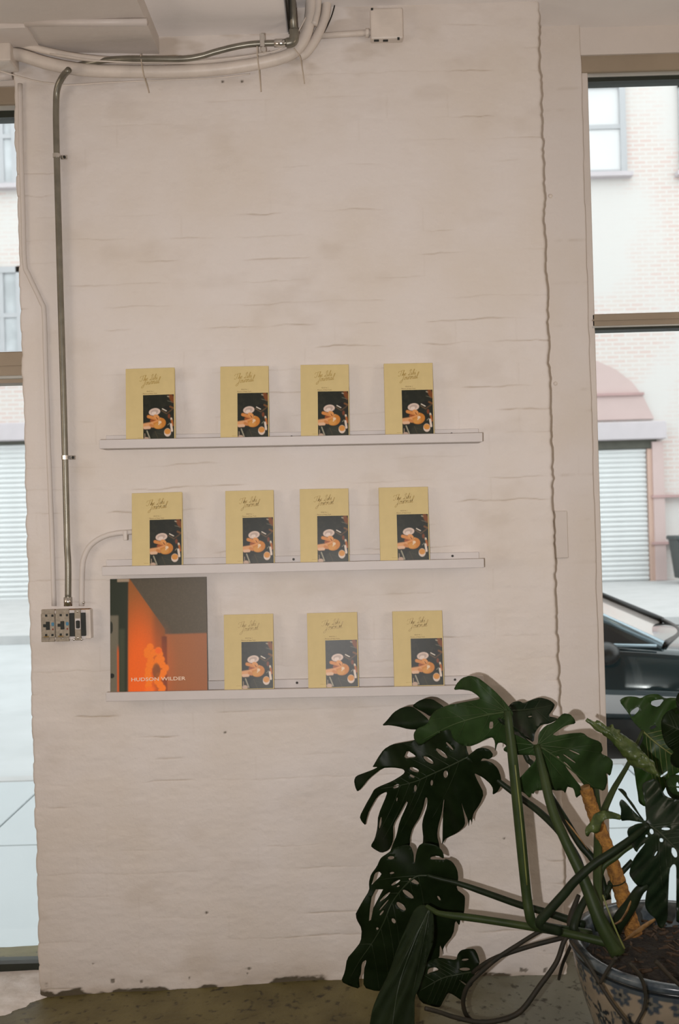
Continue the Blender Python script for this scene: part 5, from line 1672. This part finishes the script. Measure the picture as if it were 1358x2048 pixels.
# leaf K: dark glossy leaf in front of the planter
KK_out = [c7_(1030, 400), c7_(1020, 300), c7_(1012, 180), c7_(985, 100), c7_(992, 40), c7_(1040, 8), c7_(1110, -12), c7_(1150, 10), c7_(1180, 70), c7_(1210, 150), c7_(1260, 180), c7_(1420, 200), c7_(1560, 420), c7_(1600, 800), c7_(1560, 1150), c8_(1500, 200),
          c8_(1330, 380), c7_(1330, 1200), c7_(1332, 900), c7_(1322, 850), c7_(1292, 848), c7_(1262, 900), c7_(1246, 1205), c8_(1245, 300), c8_(1190, 402), c8_(1150, 380), c8_(1120, 295), c8_(1060, 250), c8_(1015, 180), c8_(1020, 80),
          c7_(1055, 1040), c7_(960, 1082), c7_(900, 1020), c7_(856, 950), c7_(870, 870), c7_(910, 780), c7_(1000, 665), c7_(1022, 630), c7_(960, 680), c7_(930, 738), c7_(862, 610), c7_(834, 530), c7_(850, 480), c7_(930, 440), c7_(1000, 430),
          c7_(930, 418), c7_(850, 405), c7_(768, 412), c7_(776, 300), c7_(754, 230), c7_(780, 190), c7_(822, 222), c7_(880, 290), c7_(960, 370), c7_(1012, 412)]
KK_holes = [slot(c7_, (1072, 492), (1092, 545), 40), slot(c7_, (1165, 590), (1195, 620), 38), slot(c7_, (1180, 490), (1270, 492), 28), slot(c7_, (1290, 680), (1330, 780), 52), slot(c7_, (1022, 570), (1042, 555), 26), slot(c7_, (1110, 765), (1140, 715), 16)]
make_leaf(KK_out, KK_holes, [c7_(1035, 440), c7_(1130, 500), c7_(1230, 590), c7_(1400, 760)], -0.84, -0.92, LEAF_B, VEIN_D, fold=0.0007, wave=0.010, seed=13)
# more foliage at the frame edge
N_out = [c7_(1220, 10), c7_(1300, -60), c7_(1420, -40), c7_(1500, 90), c7_(1420, 190), c7_(1330, 220), c7_(1250, 150), c7_(1225, 80)]
make_leaf(N_out, [slot(c7_, (1340, 20), (1352, 120), 30)], [c7_(1450, 80), c7_(1340, 70), c7_(1230, 60)], -0.50, -0.44, LEAF_M, VEIN_M, fold=0.0006, wave=0.006, seed=14)
# withered strip hanging by the dark leaf
W_out = [c7_(735, 85), c7_(790, 88), c7_(830, 130), c7_(838, 165), c7_(900, 240), c7_(960, 340), c7_(1010, 405), c7_(985, 400), c7_(900, 290), c7_(830, 190), c7_(780, 130)]
make_leaf(W_out, [], [c7_(1000, 400), c7_(900, 265), c7_(740, 90)], -0.80, -0.70, STEM_D, VEIN_D, fold=0.0008, wave=0.0, seed=15, veins=False)

# rolled new leaf, pale
rl = catmull([P(*q) for q in (c3_(425, 395) + (-0.52,), c3_(520, 460) + (-0.53,), c3_(640, 530) + (-0.55,), c3_(760, 620) + (-0.57,), c3_(900, 740) + (-0.60,), c3_(1040, 860) + (-0.62,), c3_(1160, 972) + (-0.64,))], 12)
V, F = tube_geo(rl, [0.005, 0.011, 0.014, 0.021, 0.025, 0.019, 0.003], 22)
nz_ = fbm(np.array([v.x * 60 + v.y * 40 for v in V]), np.array([v.z * 60 for v in V]), 77)
V = [v + (v - rl[i // 22]) * float(1.1 * (nz_[i] - 0.5)) for i, v in enumerate(V)]
mesh('rolled_leaf', V, F, LEAF_N, PL, smooth=True)
for (pts, y0) in (([c3_(430, 385), c3_(510, 425), c3_(535, 398), c3_(600, 440), c3_(640, 478), c3_(690, 435), c3_(705, 490), c3_(770, 500), c3_(760, 540), c3_(800, 580), c3_(850, 590), c3_(870, 640), c3_(910, 640), c3_(960, 700), c3_(1000, 770), c3_(1060, 825), c3_(1150, 960), c3_(1000, 830), c3_(860, 690), c3_(700, 560), c3_(560, 470)], -0.60),):
    make_leaf(pts, [], [c3_(450, 405), c3_(760, 570), c3_(1140, 950)], y0 + 0.03, y0 - 0.03, LEAF_N, VEIN_M, fold=0.0005, wave=0.008, seed=16, veins=False, name='rolled_leaf_edge')
# crumpled pale shoot round the petiole
S_out = [c7_(775, 350), c7_(700, 325), c7_(620, 302), c7_(560, 315), c7_(500, 345), c7_(470, 420), c7_(410, 490), c7_(420, 560), c7_(445, 572), c7_(470, 520), c7_(520, 540), c7_(560, 520), c7_(580, 430), c7_(620, 392), c7_(700, 390), c7_(775, 405)]
make_leaf(S_out, [], [c7_(775, 375), c7_(600, 355), c7_(440, 530)], -0.74, -0.76, LEAF_N, VEIN_M, fold=0.0010, wave=0.012, seed=17, veins=False, name='young_shoot')

# petioles
def pet(pp, r, m=STEM, name='petiole'):
    return pxtube(name, pp, r, m, PL, segs=12)


pet([(1015, 1422, -0.605), (1018, 1450, -0.62), (1026, 1520, -0.63), (1040, 1660, -0.64), (1052, 1780, -0.65), (1058, 1822, -0.66), (1066, 1845, -0.66), (1095, 1856, -0.66), (1180, 1868, -0.62)], [0.011, 0.0145, 0.0150, 0.0150, 0.014, 0.015, 0.014])
pxtube('petiole_ridge', [(1030, 1530, -0.645), (1044, 1660, -0.656), (1054, 1770, -0.664)], 0.0022, STEM_R, PL, segs=6)
pet([(1073, 1490, -0.59), (1085, 1540, -0.62), (1105, 1620, -0.67), (1135, 1690, -0.72), (1168, 1760, -0.76), (1200, 1840, -0.80), (1236, 1908, -0.82)], [0.010, 0.0135, 0.0140, 0.015, 0.019, 0.021])
pxtube('petiole_ridge', [c8_(590, 60) + (-0.805,), c8_(660, 250) + (-0.825,), c8_(740, 450) + (-0.835,), c8_(810, 600) + (-0.835,)], 0.0025, STEM_R, PL, segs=6)
pet([(934, 1516, -0.30), (965, 1536, -0.28), (1003, 1567, -0.30), (1039, 1594, -0.33), (1079, 1624, -0.38), (1119, 1663, -0.45), (1148, 1706, -0.52), (1162, 1739, -0.57), (1178, 1790, -0.62), (1200, 1860, -0.64)], [0.005, 0.0095, 0.0115, 0.013, 0.014], STEM_D)
pet([(1020, 1425, -0.34), (1052, 1512, -0.36), (1066, 1530, -0.38), (1100, 1590, -0.44), (1131, 1640, -0.50), (1160, 1688, -0.55), (1190, 1726, -0.58), (1215, 1800, -0.62)], [0.007, 0.010, 0.012], STEM_D)
pet([c4_(830, 960) + (-0.37,), (880, 1758, -0.38), (917, 1767, -0.39), (970, 1785, -0.42), (1035, 1808, -0.48), (1090, 1824, -0.54), (1170, 1850, -0.60)], [0.006, 0.0095, 0.0105, 0.012], STEM_D)
pet([(853, 1812, -0.515), (866, 1820, -0.53), (885, 1828, -0.55), (960, 1838, -0.58), (1050, 1852, -0.62), (1140, 1868, -0.68), (1225, 1888, -0.72)], [0.006, 0.0105, 0.0105, 0.0105, 0.011, 0.013])
pet([(1296, 1650, -0.85), (1262, 1678, -0.82), (1225, 1704, -0.80), (1187, 1729, -0.79), (1150, 1762, -0.78), (1128, 1788, -0.77), (1098, 1822, -0.76), (1080, 1848, -0.75), (1120, 1862, -0.74)], [0.008, 0.0105, 0.0115, 0.0125, 0.014], STEM_D)
pet([c3_(990, 512) + (-0.31,), c3_(930, 650) + (-0.33,), c3_(850, 840) + (-0.38,), c3_(770, 980) + (-0.42,), (1227, 1579, -0.45), (1209, 1618, -0.50), (1198, 1648, -0.54), (1196, 1700, -0.60), (1195, 1760, -0.66), (1200, 1830, -0.72), (1216, 1880, -0.74)], [0.005, 0.007, 0.010, 0.0125, 0.0125, 0.013])
pet([c7_(890, 650) + (-0.62,), c7_(800, 710) + (-0.62,), c7_(720, 780) + (-0.62,), c7_(600, 870) + (-0.62,), c7_(560, 1000) + (-0.62,)], 0.008)
pet([c7_(890, 815) + (-0.60,), c7_(790, 920) + (-0.60,), c7_(680, 1040) + (-0.62,), c7_(600, 1200) + (-0.64,)], 0.008, STEM_D)
pet([c7_(1050, 1050) + (-0.80,), c7_(960, 1110) + (-0.80,), c7_(870, 1260) + (-0.78,), c8_(760, 320) + (-0.76,), c8_(700, 440) + (-0.74,)], [0.010, 0.016, 0.020, 0.018], STEM_D)
pet([c7_(520, 90) + (-0.46,), c7_(530, 200) + (-0.50,), c7_(545, 330) + (-0.54,)], 0.010)
pet([c8_(440, 60) + (-0.62,), c8_(350, 230) + (-0.64,), c8_(300, 380) + (-0.66,), c8_(330, 450) + (-0.66,)], [0.009, 0.012, 0.013], STEM_D)
pet([c8_(350, 60) + (-0.56,), c8_(290, 220) + (-0.58,), c8_(260, 350) + (-0.60,), c8_(300, 440) + (-0.62,)], [0.006, 0.009, 0.009], ROOT)
# dry sheaths
make_leaf([c8_(780, 530), c8_(850, 470), c8_(930, 400), c8_(1020, 340), c8_(1120, 288), c8_(1130, 310), c8_(1040, 380), c8_(950, 450), c8_(860, 500)], [], [c8_(790, 525), c8_(950, 420), c8_(1120, 295)], -0.80, -0.82, SHEATH, VEIN_M, fold=0.0008, wave=0.004, seed=21, veins=False, name='dry_sheath')
make_leaf([c8_(700, 350), c8_(760, 320), c8_(820, 230), c8_(870, 110), c8_(880, 130), c8_(840, 240), c8_(780, 330), c8_(720, 362)], [], [c8_(710, 350), c8_(810, 250), c8_(870, 120)], -0.82, -0.82, SHEATH, VEIN_M, fold=0.0008, wave=0.0, seed=22, veins=False, name='dry_sheath')
make_leaf([c7_(200, 380), c7_(290, 480), c7_(370, 590), c7_(460, 720), c7_(430, 690), c7_(330, 560), c7_(250, 460)], [], [c7_(220, 400), c7_(340, 560), c7_(450, 700)], -0.60, -0.64, SHEATH, VEIN_M, fold=0.0008, wave=0.0, seed=23, veins=False, name='dry_sheath')
# aerial roots
def root(pts, f, y0, y1, r):
    n = len(pts)
    pxtube('aerial_root', [f(*q) + (y0 + (y1 - y0) * i / (n - 1),) for i, q in enumerate(pts)], r, ROOT, PL, segs=8)


root([(1100, 400), (980, 440), (800, 550), (600, 680), (430, 820), (290, 960), (235, 1100), (245, 1220), (290, 1300), (370, 1370)], c9_, -0.62, -0.50, [0.006, 0.0065, 0.007])
root([(1300, 460), (1230, 490), (960, 560), (700, 640), (520, 710), (400, 785), (330, 840)], c9_, -0.60, -0.46, [0.007, 0.0065])
root([(1320, 450), (1250, 520), (1170, 740), (1000, 980), (820, 1220), (640, 1310), (400, 1340), (150, 1290), (0, 1240), (-150, 1200)], c9_, -0.62, -0.70, [0.007, 0.0075, 0.006])
root([(1340, 520), (1310, 580), (1240, 740), (1205, 860), (1195, 905)], c9_, -0.50, -0.06, [0.006, 0.005])
root([(270, 520), (340, 620), (420, 720), (560, 950), (700, 1170), (850, 1358), (950, 1480)], c8_, -0.80, -0.955, [0.005, 0.0045])
root([(722, 690), (690, 740), (620, 850), (565, 950)], c8_, -0.96, -0.945, [0.005, 0.004])
root([(860, 740), (980, 900), (1020, 1050), (1020, 1130), (1000, 1220), (930, 1350), (880, 1450)], c8_, -0.965, -0.97, [0.005, 0.004])
root([(1120, 725), (1230, 840), (1300, 910), (1400, 1000)], c8_, -0.955, -0.97, [0.006, 0.005])

# coir-wrapped pole
cp_pts = [(1172, 1578, -0.55), (1186, 1622, -0.56), (1204, 1670, -0.58), (1222, 1720, -0.60), (1238, 1768, -0.62), (1254, 1822, -0.64), (1268, 1870, -0.65)]
line = catmull([P(*q) for q in cp_pts], 40)
V, F = tube_geo(line, lambda s: (0.0175 + 0.005 * s) * (1 + 0.09 * abs(math.sin(s * 62))), 20)
co = empty('coir_pole', P(1268, 1870, -0.65))
mesh('rope_wrap', V, F, COIR, co, smooth=True)
V, F = tube_geo([P(1170, 1572, -0.55), P(1173, 1582, -0.55)], 0.014, 14)
mesh('pole_core', V, F, SHEATH, co)
# tie round the pole
pt = P(1233, 1764, -0.62)
V, F = tube_geo([pt + Vector((math.cos(a) * 0.024, math.sin(a) * 0.024, 0.006 * math.cos(a))) for a in np.linspace(0, 2 * math.pi, 30)], 0.0018, 6)
mesh('tie_wire', V, F, STEM_D, co)
tag(co, 'tilted plant pole wrapped in rough orange-brown rope', 'plant pole')
